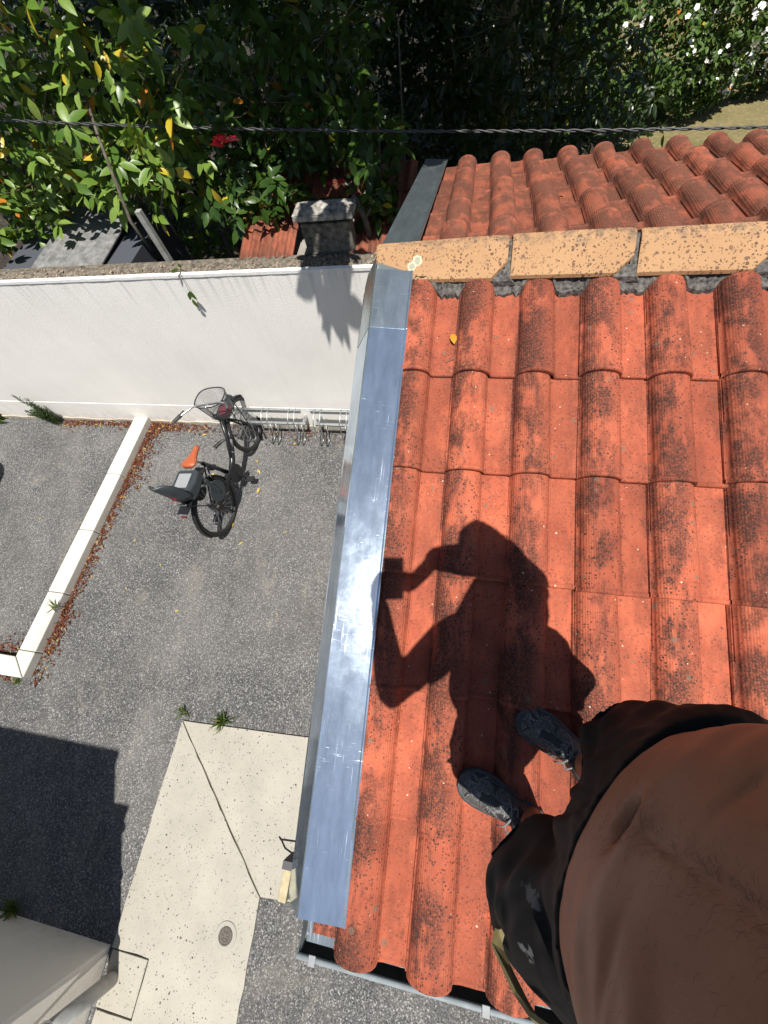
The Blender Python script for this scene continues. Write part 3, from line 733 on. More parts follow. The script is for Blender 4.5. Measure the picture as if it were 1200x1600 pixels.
def fast_mesh(name, v, f, mat, smooth=True):
    me = bpy.data.meshes.new(name); k = f.shape[1]
    me.vertices.add(len(v)); me.vertices.foreach_set('co', np.asarray(v, dtype=np.float32).ravel())
    me.loops.add(f.size); me.loops.foreach_set('vertex_index', f.ravel().astype(np.int32))
    me.polygons.add(len(f)); me.polygons.foreach_set('loop_start', (np.arange(len(f))*k).astype(np.int32)); me.polygons.foreach_set('loop_total', np.full(len(f), k, dtype=np.int32))
    me.update(calc_edges=True); me.materials.append(mat)
    if smooth: me.polygons.foreach_set('use_smooth', np.ones(len(f), dtype=bool))
    return me
CR = np.array([c_r, c_d, c_f])
def in_view(p, marg=1.0):
    q = (p-np.array([0,0,CAM_Z])) @ CR.T
    return (q[:,2] > .05) & (np.abs(q[:,0]/q[:,2]) < 600/626.9*marg) & (np.abs(q[:,1]/q[:,2]) < 800/626.9*marg), q[:,2]

def rosettes(centres, n_leaf, L, spread, up_bias, rng):
    """leaf whorls round twig tips: positions, directions, up vectors, sizes"""
    P=[];D=[];U=[];Sz=[]
    for c in centres:
        ax = rng.normal(size=3)*.45+np.array(up_bias); ax /= np.linalg.norm(ax)
        u = np.cross(ax, [.3,.7,.2]); u /= np.linalg.norm(u); w = np.cross(ax, u)
        k = rng.integers(n_leaf[0], n_leaf[1]+1); ph = rng.uniform(0, 6.28)
        for i in range(k):
            a = ph+i*2.4+rng.normal()*.2; el = rng.uniform(-.35,.55)
            d = (u*math.cos(a)+w*math.sin(a))*math.cos(el)+ax*math.sin(el)
            P.append(c+d*.012-ax*rng.uniform(0,.07)); D.append(d+np.array([0,0,-.28])); U.append(ax+np.array(up_bias)*.6); Sz.append(L*rng.uniform(.62,1.15)*spread)
    return np.array(P), np.array(D), np.array(U), np.array(Sz)

def bush(name, label, cat, base, blobs, n_ros, n_fill, L, mat, rng, width=.46, n_obj=0, up=(.1,-.35,.9), stems=(), group=None, spread=1., stem_mat=M_bark, nl=(5,8), shell=.55):
    """blobs: (centre, radii) ellipsoids that the twig tips fill near their outsides"""
    t = thing(name, label, cat, base, group)
    vol = np.array([q[1][0]*q[1][1]*q[1][2] for q in blobs])**(2/3)*np.array([q[2] if len(q) > 2 else 1. for q in blobs]); vol /= vol.sum()
    def sample(n, lo, hi=1.):
        idx = rng.choice(len(blobs), size=n, p=vol); d = rng.normal(size=(n,3)); d /= np.linalg.norm(d,axis=1,keepdims=True)
        rad = (lo**3+(hi**3-lo**3)*rng.random(n))**(1/3)
        c = np.array([blobs[i][0] for i in idx]); r = np.array([blobs[i][1] for i in idx])
        return c+d*r*rad[:,None]
    tips = sample(n_ros, shell)
    P,D,U,Z = rosettes(tips, nl, L, spread, up, rng)
    if n_fill:
        fp = sample(n_fill, .15) if shell < .87 else sample(n_fill, .10, .74); fd = rng.normal(size=(n_fill,3))+np.array([0,0,-.35]); fu = rng.normal(size=(n_fill,3))*.7+np.array(up)
        P = np.vstack([P,fp]); D = np.vstack([D,fd]); U = np.vstack([U,fu]); Z = np.concatenate([Z, L*rng.uniform(.6,1.05,n_fill)])
    Rm = frames(D,U)
    tv, tf = leaf_template(1, width)
    ob = np.array(base)
    sel = np.zeros(len(P), bool)
    if n_obj:
        iv, dep = in_view(P)
        nros = len(P)-n_fill
        score = np.where(iv, Z/np.maximum(dep,.2), 0); score[nros:] *= .35
        score *= 1.0+.9*np.clip(-(P[:,1]-P[:,1].mean())/.8, -1, 1)
        sel[np.argsort(-score)[:n_obj]] = True
        me = fast_mesh('leaf', tv, np.array(tf), mat)
        for i in np.nonzero(sel)[0]:
            o = link('leaf', me, None, t)
            M_ = Matrix(Rm[i].tolist()).to_4x4(); M_ = Matrix.Translation(Vector((P[i]-ob).tolist())) @ M_ @ Matrix.Diagonal((*[float(Z[i])]*3, 1))
            o.matrix_local = M_
    v, f = merge(tv, tf, P[~sel]-ob, Rm[~sel], Z[~sel])
    stuff(link('foliage', fast_mesh('foliage', v, f, mat), None, t))
    for k, (pts, r0, r1) in enumerate(stems):
        b = MB(); n = len(pts); b.tube(pts, [r0+(r1-r0)*i/(n-1) for i in range(n)], 8); b.build('stem', stem_mat, t, smooth=True, off=base)
    # twigs joining tips to the inside
    b = MB()
    for c in tips[:min(len(tips), 220)]:
        k = np.argmin([np.linalg.norm((c-np.array(q[0]))/np.array(q[1])) for q in blobs]); q = np.array(blobs[k][0])
        e = c+(q-c)*min(1, .45/np.linalg.norm(q-c)); mid = (c+e)/2+rng.normal(size=3)*.02
        b.tube([e.tolist(), mid.tolist(), c.tolist()], [.005,.0035,.002], 4)
    stuff(b.build('twigs', M_green_stem, t, off=base))
    return t, tips

M_cam = make_leaf('camellia_leaf', [(.06,.13,.018),(.125,.23,.03),(.20,.31,.05),(.28,.38,.08)], .085, rough=.38, spec=.5, trans=.27)
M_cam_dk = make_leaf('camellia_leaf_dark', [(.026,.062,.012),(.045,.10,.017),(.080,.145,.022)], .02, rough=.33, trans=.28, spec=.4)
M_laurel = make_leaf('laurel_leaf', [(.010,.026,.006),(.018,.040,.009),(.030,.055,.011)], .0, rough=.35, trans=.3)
M_jas = make_leaf('jasmine_leaf', [(.035,.075,.014),(.075,.14,.026),(.12,.20,.04)], .012, rough=.45, trans=.3, spec=.35)

r1 = np.random.default_rng(21)
bush1, tips1 = bush('camellia', 'big glossy green bush with yellow tips over the left end of the white wall', 'bush', (-3.6,4.3,0),
     [((-5.1,4.35,2.70),(1.45,.85,.95)), ((-3.6,4.20,2.95),(1.0,.75,.85)), ((-2.60,4.10,2.80),(.66,.62,.66)), ((-6.4,4.2,2.45),(1.0,.8,.9)), ((-2.9,3.95,2.35),(.6,.42,.38)), ((-4.3,4.0,2.36),(.8,.45,.42)), ((-5.6,3.75,2.25),(.7,.45,.42)), ((-4.2,4.70,3.88),(2.7,1.05,.33),3.0), ((-4.95,3.5,2.22),(.42,.28,.22),1.6), ((-4.0,5.0,1.7),(2.6,.6,1.2))],  # dense topmost blob added out of view to shade the leaves beneath
     740, 3800, .164, M_cam, r1, width=.44, n_obj=290, shell=.88, nl=(5,8),
     stems=[([(-2.98,3.45,1.9),(-2.93,3.35,2.3),(-3.0,3.65,2.75),(-3.2,4.1,3.0)],.016,.010), ([(-3.3,4.2,0),(-3.35,4.1,1.2),(-3.5,4.3,2.4)],.05,.02), ([(-3.9,4.5,0),(-4.2,4.3,1.3),(-4.7,4.3,2.6)],.05,.02), ([(-2.9,4.2,0),(-2.6,4.0,1.4),(-2.5,4.1,2.6)],.04,.015), ([(-2.75,3.6,1.95),(-2.7,3.5,2.3),(-2.5,3.9,2.7)],.011,.006)])
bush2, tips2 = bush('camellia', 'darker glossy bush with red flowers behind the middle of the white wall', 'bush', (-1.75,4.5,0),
     [((-1.80,4.20,2.66),(.56,.58,.60)), ((-1.25,4.45,2.90),(.50,.55,.55)), ((-1.98,3.80,2.30),(.5,.42,.30)), ((-1.35,3.85,2.50),(.40,.34,.26)), ((-.95,3.9,2.45),(.28,.30,.32)), ((-1.72,3.50,2.30),(.34,.20,.16),1.6), ((-.80,3.55,2.28),(.22,.20,.14),1.2), ((-1.6,4.65,3.85),(1.0,.85,.33),2.2), ((-1.7,4.8,1.7),(1.0,.5,1.2))],  # uppermost dense blob is put in above the view to shade this bush
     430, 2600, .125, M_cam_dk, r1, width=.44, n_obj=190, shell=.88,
     stems=[([(-1.75,4.5,0),(-1.8,4.4,1.2),(-1.75,4.3,2.5)],.04,.015), ([(-1.5,4.4,0),(-1.4,4.4,1.5),(-1.3,4.4,2.7)],.03,.012), ([(-.83,3.95,1.5),(-.86,3.9,2.1),(-.80,4.0,2.7)],.010,.006)])
def flower(parent, p, base, size, mat, n=7, rng=random):
    b = MB(); off = Vector(p)-Vector(base)
    for ring, (cnt, tilt, sc) in enumerate(((n,.25,1.),(n-2,.75,.75),(3,1.2,.5))):
        for k in range(cnt):
            a = 2*PI*k/cnt+ring*.4+rng.uniform(-.2,.2)
            M_ = Matrix.Translation(off) @ Matrix.Rotation(R(-35),4,'X') @ Matrix.Rotation(a,4,'Z') @ Matrix.Rotation(tilt+rng.uniform(-.1,.1),4,'X')
            s_ = size*sc
            b.add([M_ @ Vector(q) for q in ((0,0,0),(-s_*.35,s_*.5,.08*s_),(-s_*.22,s_,-.05*s_),(s_*.22,s_,-.05*s_),(s_*.35,s_*.5,.08*s_))], [(0,1,2,3,4)])
    return b.build('flower', mat, parent)
M_redfl = plain('red_petal', (.62,.012,.045), .5); M_pinkfl = plain('pink_petal', (.75,.10,.18), .5); M_white = plain('white_petal', (.78,.76,.72), .6)
fb = (-1.75,4.5,0)
flower(bush2, (-1.90,3.50,2.70), fb, .075, M_redfl); flower(bush2, (-1.80,3.48,2.71), fb, .05, M_pinkfl); flower(bush2, (-1.98,3.55,2.66), fb, .055, M_redfl)
flower(bush2, (-1.10,3.62,2.33), fb, .05, M_redfl); flower(bush2, (-1.20,3.65,2.31), fb, .045, M_redfl); flower(bush2, (-1.01,3.66,2.36), fb, .04, M_redfl)

# tall shade tree behind the roof: unseen crown added above the view to shade the garden; a lower dark tree stands under it
r2 = np.random.default_rng(5)
bush('shade_tree', 'tall tree beyond the zinc roof edge, its unseen crown added to shade the garden', 'tree', (.2,8.6,0),
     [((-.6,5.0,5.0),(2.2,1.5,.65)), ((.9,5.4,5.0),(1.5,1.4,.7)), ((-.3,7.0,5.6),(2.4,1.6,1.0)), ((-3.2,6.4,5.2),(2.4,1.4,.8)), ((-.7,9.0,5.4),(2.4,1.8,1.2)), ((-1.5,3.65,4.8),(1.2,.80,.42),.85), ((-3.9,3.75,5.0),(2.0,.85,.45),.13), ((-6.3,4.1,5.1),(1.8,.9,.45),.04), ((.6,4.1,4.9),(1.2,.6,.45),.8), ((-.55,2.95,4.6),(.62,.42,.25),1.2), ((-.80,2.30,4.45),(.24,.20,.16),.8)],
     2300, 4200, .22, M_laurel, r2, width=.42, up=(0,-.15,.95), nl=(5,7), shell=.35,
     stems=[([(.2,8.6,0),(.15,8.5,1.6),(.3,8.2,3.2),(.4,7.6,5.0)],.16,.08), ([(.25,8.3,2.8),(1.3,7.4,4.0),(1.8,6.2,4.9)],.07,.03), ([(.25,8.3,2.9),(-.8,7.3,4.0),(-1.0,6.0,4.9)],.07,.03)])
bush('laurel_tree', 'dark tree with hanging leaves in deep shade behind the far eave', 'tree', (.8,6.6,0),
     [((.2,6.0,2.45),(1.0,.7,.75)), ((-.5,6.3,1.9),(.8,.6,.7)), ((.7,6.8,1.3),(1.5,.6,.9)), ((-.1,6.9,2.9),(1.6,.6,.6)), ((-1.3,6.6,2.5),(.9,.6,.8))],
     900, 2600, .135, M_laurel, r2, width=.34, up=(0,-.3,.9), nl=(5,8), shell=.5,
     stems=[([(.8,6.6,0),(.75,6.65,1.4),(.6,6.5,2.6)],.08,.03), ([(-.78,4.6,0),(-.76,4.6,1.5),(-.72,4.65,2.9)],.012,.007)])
# flowering hedge on the right and the dark hedge that closes the garden
r3 = np.random.default_rng(9)
hb_ = (3.6,10.6,0)
jb, tipsj = bush('jasmine_hedge', 'dense small-leaved hedge dotted with white flowers beyond the roof at top right', 'hedge', hb_,
     [((1.0,9.5,.9),(1.0,.7,1.0)), ((2.1,9.75,1.0),(1.1,.75,1.1)), ((3.25,10.15,1.1),(1.0,.8,1.3)), ((4.35,10.75,1.2),(1.1,.9,1.4)), ((5.6,11.5,1.2),(1.2,1.0,1.5)), ((7.0,12.3,1.3),(1.5,1.2,1.7))],
     5200, 9000, .095, M_jas, r3, width=.5, up=(.1,-.4,.9), nl=(5,8), shell=.82)
pf = []
idx = r3.permutation(len(tipsj))
b = MB()
cnt = 0
for i in idx:
    p = tipsj[i]; wgt = np.clip((p[0]-2.4)/2.2, 0.04, 1)
    if p[1] > 9.75+max(0,(p[0]-2.0))*.58 and p[2] < 1.7: continue
    if p[2] < .15: continue
    if r3.random() > wgt*.75: continue
    s_ = r3.uniform(.034,.056); nrm = np.array([-.05,-.6,.75])+r3.normal(size=3)*.35
    for q in range(r3.integers(1,6)):
        cc = p+r3.normal(size=3)*.04+np.array([0,-.02,.02])
        Rm = frames(np.array([r3.normal(size=3)]), np.array([nrm]))[0]
        for k in range(5):
            a = 2*PI*k/5
            vs = [(0,0,0),(s_*.8*math.cos(a-.62),s_*.8*math.sin(a-.62),.01),(s_*math.cos(a),s_*math.sin(a),.004),(s_*.8*math.cos(a+.62),s_*.8*math.sin(a+.62),.012)]
            b.add([tuple(cc+Rm@np.array([v_[0],v_[1],v_[2]])*.8) for v_ in vs], [(0,1,2,3)])
    cnt += 1
    if cnt > 1000: break
stuff(b.build('flowers', M_white, jb, off=hb_))
bush('boundary_hedge', 'dark hedge closing the far side of the shaded garden', 'hedge', (-2,14.5,0),
     [((-9,13.5,1.6),(3,1.2,2.2)), ((-5,13.8,1.6),(3,1.2,2.2)), ((-1.5,14.6,1.6),(3,1.2,2.2)), ((2,15.5,1.6),(3,1.2,2.4)), ((7,17,1.6),(4,1.4,2.4))],
     2200, 2500, .22, M_laurel, r3, width=.42, shell=.8)
bush('laurel_shrub', 'dark leafy shrub filling the shade behind the glossy bushes', 'bush', (-3.6,7.2,0),
     [((-6.5,7,1.8),(2.2,1.0,1.7)), ((-3.8,7.3,1.8),(2.0,1.0,1.6)), ((-2.0,7.8,1.2),(1.3,.8,1.1))],
     1500, 2500, .16, M_laurel, r3, width=.40, shell=.6)
# dead leaves lying in the shaded garden
b = MB(); rl = random.Random(4)
v, f = None, None
tv, tf = leaf_template(1, .5, .3, .3)
n = 1500; pos = np.column_stack([RNG.uniform(-6,1.8,n), RNG.uniform(3.6,12,n), RNG.uniform(.012,.03,n)])
d = RNG.normal(size=(n,3)); d[:,2] *= .2; u = RNG.normal(size=(n,3))*.25+np.array([0,0,1.])
v, f = merge(tv, tf, pos, frames(d,u), RNG.uniform(.05,.10,n))
M_dead = make_leaf('dead_leaf', [(.12,.028,.015),(.17,.045,.020),(.10,.032,.018),(.19,.10,.05)], .09, ((.36,.24,.06),(.30,.21,.12)), .8, .15, .2)
o = stuff(link('garden_leaf_litter', fast_mesh('garden_leaf_litter', v, f, M_dead), None)); tag(o, 'dead leaves scattered on the shaded garden ground behind the wall', 'dead leaves')

# ------------------------------------------------------------------ neighbour's things behind the wall
sh = thing('garden_shed', 'pale flat-roofed lean-to behind the left of the white wall, under the bush', 'shed', (-3.9,3.7,0))
b = MB(); rr = []
for x in np.arange(-4.30,-3.45,.03): rr.append([(x,3.24,1.985+.012*math.sin(x*85)),(x,4.25,2.03+.012*math.sin(x*85)),(x,4.25,2.02+.012*math.sin(x*85)),(x,3.24,1.975+.012*math.sin(x*85))])
b.rings(rr); b.build('roof', plain('fibre_cement', (.17,.17,.165), .85, 0, .4, 14), sh, off=(-3.9,3.7,0))
b = MB(); b.box((-4.7,3.28,0),(-3.2,4.2,1.96)); b.build('wall', plain('grey_boards', (.055,.06,.075), .8), sh, off=(-3.9,3.7,0))
t = thing('fence_post', 'grey square post leaning behind the white wall below yellow leaves', 'post', (-2.69,3.27,0))
b = MB(); b.box((-.024,-.024,0),(.024,.024,2.42), Matrix.Rotation(R(-1),4,'Y')); b.build('post', plain('weathered_grey_post', (.27,.27,.25), .8, 0, .25, 18), t, bevel=.004)

# low neighbour roof in the shade, with a squat chimney
nb = thing('neighbour_outhouse', 'low tiled outhouse roof with a squat rendered chimney behind the wall', 'outhouse', (-1.2,3.9,0))
NO = (-1.2,3.9,0)
b = MB(); b.box((-1.98,3.22,0),(-.52,4.0,1.98)); b.build('wall', plain('old_render', (.25,.23,.20), .9, 0, .3, 8), nb, off=NO)
def ntile_mesh():
    prof = []
    for k in range(3):
        for q in range(5): prof.append((k*.085+.017*q, .014*math.sin(PI*q/2.5)))
    b = MB(); rr = []
    for y, z in ((0,.014),(.30,0)):
        rr.append([(x,y,zz+z) for x, zz in prof]+[(x,y,zz+z-.012) for x, zz in prof[::-1]])
    b.rings(rr); me = b.mesh('outhouse_tile'); return me
NTM = ntile_mesh(); NTM.materials.append(make_tile_mat('old_red_tile', True))
for r_ in range(3):
    for c_ in range(6):
        if r_ < 2 and 2 <= c_ <= 3: continue
        o = link('outhouse_tile', NTM, None, nb); y = 3.17+r_*.27
        o.location = (-1.99+c_*.243+.01*(r_ % 2)-NO[0], y-NO[1], 2.02+(y-3.17)*.30+.01); o.rotation_euler = (.29+rt.uniform(-.02,.02), rt.uniform(-.02,.02), rt.uniform(-.03,.03))
b = MB(); b.box((-1.37,3.20,1.98),(-.97,3.32,2.27)); b.build('chimney', plain('mossy_concrete', (.13,.12,.095), .95, 0, .75, 22, .8, 60), nb, off=NO, bevel=.01)
b = MB(); b.box((-1.40,3.165,2.305),(-.93,3.35,2.350)); b.add([(-1.40,3.165,2.3505),(-.93,3.165,2.3505),(-.93,3.35,2.3505),(-1.40,3.35,2.3505),(-1.32,3.22,2.375),(-1.01,3.22,2.375),(-1.01,3.31,2.375),(-1.32,3.31,2.375)],[(0,1,5,4),(1,2,6,5),(2,3,7,6),(3,0,4,7),(4,5,6,7)])
b.box((-1.34,3.24,2.271),(-1.30,3.28,2.304)); b.box((-1.04,3.24,2.271),(-1.0,3.28,2.304)); b.box((-1.34,3.29,2.271),(-1.0,3.32,2.304))
b.build('chimney_cap', plain('lichened_concrete', (.26,.245,.215), .95, 0, .75, 24, .8, 60), nb, off=NO, bevel=.008)
b = MB(); b.box((-1.39,3.175,2.0),(-.95,3.199,2.06)); b.build('chimney_flaunching', M_mortar, nb, off=NO)
t = thing('branch', 'dead grey branch leaning beside the squat chimney', 'branch', (-.86,3.33,2.08))
b = MB(); b.tube([(0,0,0),(-.02,.02,.10),(-.06,.05,.20),(-.10,.07,.27)], [.028,.022,.026,.018], 8); b.tube([(-.03,.02,.12),(.03,.03,.19)], [.014,.008], 6); b.build('stick', M_bark, t, smooth=True)

# ------------------------------------------------------------------ overhead cable: two twisted strands
cb = thing('overhead_cable', 'thin twisted overhead cable crossing in front of the trees', 'cable', (-.9,3.64,2.75))
CO = (-.9,3.64,2.75)
for ph in (0, PI):
    b = MB(); pts = []
    for x in np.arange(-9.5, 7.5, .018):
        u = (x+.9); z = 2.632-.0895*u+.0055*u*u; y = 3.64+.004*u
        tw = ph+x*2*PI/.19 + .8*math.sin(x*3.1)
        pts.append((x, y+.0058*math.cos(tw), z+.0058*math.sin(tw)))
    b.tube(pts, .0048, 5); b.build('strand', M_cable, cb, smooth=True, off=CO)

# ------------------------------------------------------------------ leaf litter and fallen leaves on the tarmac
def litter(name, label, pts, mat, lo, hi, z=.006, cat='dead leaves'):
    n = len(pts); pos = np.column_stack([pts, np.abs(RNG.normal(z, .008, n))+.004])
    d = RNG.normal(size=(n,3)); d[:,2] *= .25; u = RNG.normal(size=(n,3))*.35+np.array([0,0,1.])
    v, f = merge(*leaf_template(1,.42,.35,.3,2), pos, frames(d,u), RNG.uniform(lo,hi,n))
    o = stuff(link(name, fast_mesh(name, v, f, mat), None)); tag(o, label, cat); return o
def strip(n, x0, sx, y0, y1, side=1, pw=1.):
    y = RNG.uniform(y0,y1,n); return np.column_stack([x0+side*np.abs(RNG.normal(0,sx,n)), y])
A = [strip(1150,-4.255,.065,-.1,2.95), strip(500,-4.255,.13,1.9,2.95), strip(170,-4.255,.10,-.40,.4)]
w1 = np.column_stack([-4.25+np.abs(RNG.normal(0,.55,420)), 2.955-np.abs(RNG.normal(0,.08,420))])
w2 = np.column_stack([RNG.uniform(-3.2,-.7,260), 2.95-np.abs(RNG.normal(0,.12,260))])
w3 = np.column_stack([RNG.uniform(-5.7,-4.47,420), 2.955-np.abs(RNG.normal(0,.06,420))])
w4 = np.column_stack([RNG.uniform(-6.2,-4.47,420), -.165+np.abs(RNG.normal(0,.07,420))])
w5 = np.column_stack([RNG.uniform(-5.2,-4.4,90), -.375-np.abs(RNG.normal(0,.03,90))])
litter('leaf_litter', 'reddish dead leaves drifted along the kerb and the foot of the wall', np.vstack(A+[w1,w2,w3,w4,w5]), M_dead, .02, .05)
M_ylw = make_leaf('fallen_yellow_leaf', [(.55,.40,.05),(.52,.33,.06),(.48,.38,.12)], 0, rough=.5, trans=.1)
LFM = fast_mesh('fallen_leaf', *(lambda a: (a[0], np.array(a[1])))(leaf_template(1,.5,.45,.25)), M_ylw)
M_orl = make_leaf('fallen_orange_leaf', [(.55,.22,.02),(.60,.30,.03)], 0, rough=.5, trans=.1)
LFO = fast_mesh('fallen_leaf_orange', *(lambda a: (a[0], np.array(a[1])))(leaf_template(1,.42,.5,.3)), M_orl)
def fallen(x, y, z, s_, label, me=LFM, rot=None, tilt=(0,0), group=None):
    o = link('fallen_leaf', me, None); o.location = (x,y,z); o.scale = (s_,)*3
    o.rotation_euler = (tilt[0]+random.uniform(-.1,.1), tilt[1]+random.uniform(-.1,.1), random.uniform(0,6.28) if rot is None else rot)
    return tag(o, label, 'leaf', group)
fallen(-2.366,2.043,.014,.075,'yellow leaf on the tarmac just right of the bicycle frame')
fallen(-2.475,2.298,.014,.055,'yellow leaf on the tarmac right of the crank, nearest the front wheel')
fallen(-3.406,2.768,.014,.06,'yellow leaf on the tarmac between kerb and handlebar')
fallen(-2.56,1.569,.014,.055,'yellow leaf on the tarmac touching the rear tyre')
fallen(-2.404,1.311,.014,.05,'yellow leaf on the tarmac in front of the rear wheel')
fallen(-3.05,2.22,.014,.075,'yellow leaf on the tarmac beside the tan saddle')
fallen(-2.50,2.41,.014,.05,'pale leaf on the tarmac beside the front wheel')
fallen(-3.72,1.25,.014,.05,'yellow leaf alone on the open tarmac right of the kerb')
fallen(-2.05,2.72,.014,.07,'yellow leaf lying under the bike racks')
for x, y, lb in ((-1.9,1.5,'tiny pale leaf scrap on the tarmac halfway between rear wheel and zinc edge'),(-3.6,.7,'tiny pale leaf scrap on the tarmac an arm from the kerb'),(-1.75,.6,'tiny pale leaf scrap on the tarmac closest to the zinc edge'),
                 (-2.9,.5,'tiny pale leaf scrap on the tarmac beyond the corner of the concrete path'),(-5.2,1.4,'tiny pale leaf scrap inside the kerbed parking bay'),(-3.3,1.0,'tiny pale leaf scrap on the tarmac behind the child seat')):
    fallen(x, y, .012, random.uniform(.025,.04), lb, LFM, group='leaf scraps on the open tarmac')
sr = (SLOPE, 0)
fallen(-.065,1.32,rz(1.32)+.010,.065,'orange leaf in the roof pan below the first ridge tile',LFO,.2,sr)
fallen(.735,.715,rz(.715)+.012,.05,'dry tan leaf in a roof pan right of the shadow',LFM,.8,sr)
fallen(-.065,2.45,rzf(2.45)+.012,.05,'yellow leaf in the first pan of the far slope',LFM,1.2,(-SLOPE,0))
fallen(-.055,3.38,rzf(3.38)+.012,.04,'pale leaf at the far eave beside the first barrel',LFM,2.2,(-SLOPE,0))
fallen(.43,2.55,rzf(2.55)+.012,.05,'pale leaf in the third pan of the far slope',LFM,.2,(-SLOPE,0))
b = MB(); b.tube([(-.020,1.295,rz(1.295)+.012),(-.045,1.27,rz(1.27)+.010),(-.095,1.245,rz(1.245)+.006)],[.002,.0015,.001],4); b.disc((-.018,1.297,rz(1.297)+.014),(0,-.25,1),.008,.005,.006,8)
tag(b.build('twig', M_dark_wood), 'small dry twig beside the orange leaf on the roof', 'twig')

# ------------------------------------------------------------------ weeds
M_grass = make_leaf('weed_blade', [(.05,.10,.02),(.09,.15,.03),(.16,.20,.06)], .05, rough=.5)
def weed(name, label, loc, n, h, spread, lean=(0,0), mat=M_grass, cat='weed', wd=.10):
    t = thing(name, label, cat, loc); rg = np.random.default_rng(int(abs(loc[0]*1000+loc[1]*77)))
    d = np.column_stack([rg.normal(lean[0],spread,n), rg.normal(lean[1],spread,n), np.abs(rg.normal(1,.25,n))])
    pos = np.column_stack([rg.normal(0,.018,n), rg.normal(0,.012,n), np.zeros(n)])
    v, f = merge(*leaf_template(1,wd,.3,.35), pos, frames(d, rg.normal(size=(n,3))), rg.uniform(.5,1.1,n)*h)
    link('blades', fast_mesh('blades', v, f, mat), None, t); return t
weed('weed', 'tuft of green weed at the top edge of the concrete path', (-2.02,-.425,.0), 70, .13, .75)
weed('weed', 'reddish green weed at the corner of the concrete path', (-2.435,-.40,.0), 26, .10, .6)
weed('weed', 'weed growing through the kerb joint near its corner', (-4.262,.36,.10), 22, .12, .8)
weed('weed', 'dark weed in the shade at the foot of the beige building', (-3.40,-2.02,.0), 40, .16, .7)
weed('weed', 'low green moss and weed at the outer corner of the kerb', (-4.40,-.40,.0), 90, .05, .9)
weed('weed', 'leafy tuft at the foot of the wall at the left picture edge', (-6.86,2.90,.0), 60, .22, .7, wd=.25)
# rosemary-like shrub
M_rose = make_leaf('rosemary_leaf', [(.022,.055,.016),(.04,.085,.022),(.07,.12,.035)], 0, rough=.5)
t = thing('rosemary', 'tall feathery green plant leaning at the foot of the white wall', 'plant', (-5.76,2.925,0))
rg = np.random.default_rng(3); P=[];D=[];Z=[]; b = MB()
for k, (tx, ty, tz) in enumerate([(-.10,-.06,.60),(-.02,-.05,.44),(.03,-.07,.40),(-.05,-.10,.36),(-.16,-.10,.34),(.06,-.03,.30),(-.10,-.12,.28),(-.02,-.12,.24),(-.20,-.09,.26),(.0,-.04,.52)]):
    e = np.array([tx,ty,tz]); s0 = np.array([rg.normal(0,.02),rg.normal(-.02,.01),0])
    for u in np.linspace(.08,1,34):
        p = s0+(e-s0)*u+np.array([0,0,.03*math.sin(u*3)])
        for q in range(7):
            dd = rg.normal(size=3)*.55+(e-s0)/np.linalg.norm(e-s0)*.8; P.append(p+rg.normal(size=3)*.006); D.append(dd); Z.append(rg.uniform(.035,.065)*(1.15-.5*u))
    b.tube([s0.tolist(), ((s0+e)/2+np.array([0,0,.02])).tolist(), e.tolist()], [.006,.004,.002], 5)
P,D,Z = map(np.array,(P,D,Z)); v, f = merge(*leaf_template(1,.16,.2,.15,1), P, frames(D, rg.normal(size=P.shape)), Z)
stuff(link('needles', fast_mesh('needles', v, f, M_rose), None, t)); b.build('stem', M_green_stem, t)
# hanging camellia twig that throws its shadow on the wall
t = thing('hanging_twig', 'drooping leafy twig hanging over the white wall head', 'twig', (-2.46,2.99,2.06))
b = MB(); b.tube([(-.05,.10,.02),(-.01,.02,.045),(.015,-.035,-.01),(.015,-.045,-.12),(-.005,-.045,-.20)], [.004,.003,.0025,.002,.0015], 5); b.build('stem', M_green_stem, t)
for p, d, s_ in (((.0,.0,.045),(-.3,-.6,.1),.07),((.015,-.045,-.12),(.35,-.25,-.8),.09),((.012,-.045,-.13),(-.4,-.2,-.8),.085),((-.005,-.045,-.20),(.15,-.15,-1),.09),((-.03,.06,.04),(.6,-.5,.2),.08)):
    Rm = frames(np.array([d]), np.array([[0,-1,.3]]))
    v, f = merge(*leaf_template(1,.42,.2,.15), np.array([p]), Rm, np.array([s_])); link('leaf', fast_mesh('leaf', v, f, M_cam_dk), None, t)
# dark tub cut by the left edge
t = thing('planter_tub', 'dark round tub at the left picture edge, mostly out of view', 'tub', (-6.42,1.80,0))
b = MB(); b.rings([[(r_*math.cos(a), r_*math.sin(a), z) for a in np.linspace(0,2*PI,41)[:-1]] for r_, z in ((.24,0),(.29,.30),(.305,.30),(.305,.33),(.28,.33),(.27,.27))], cap=True); b.build('tub', plain('navy_plastic', (.012,.014,.022), .45), t, smooth=False)

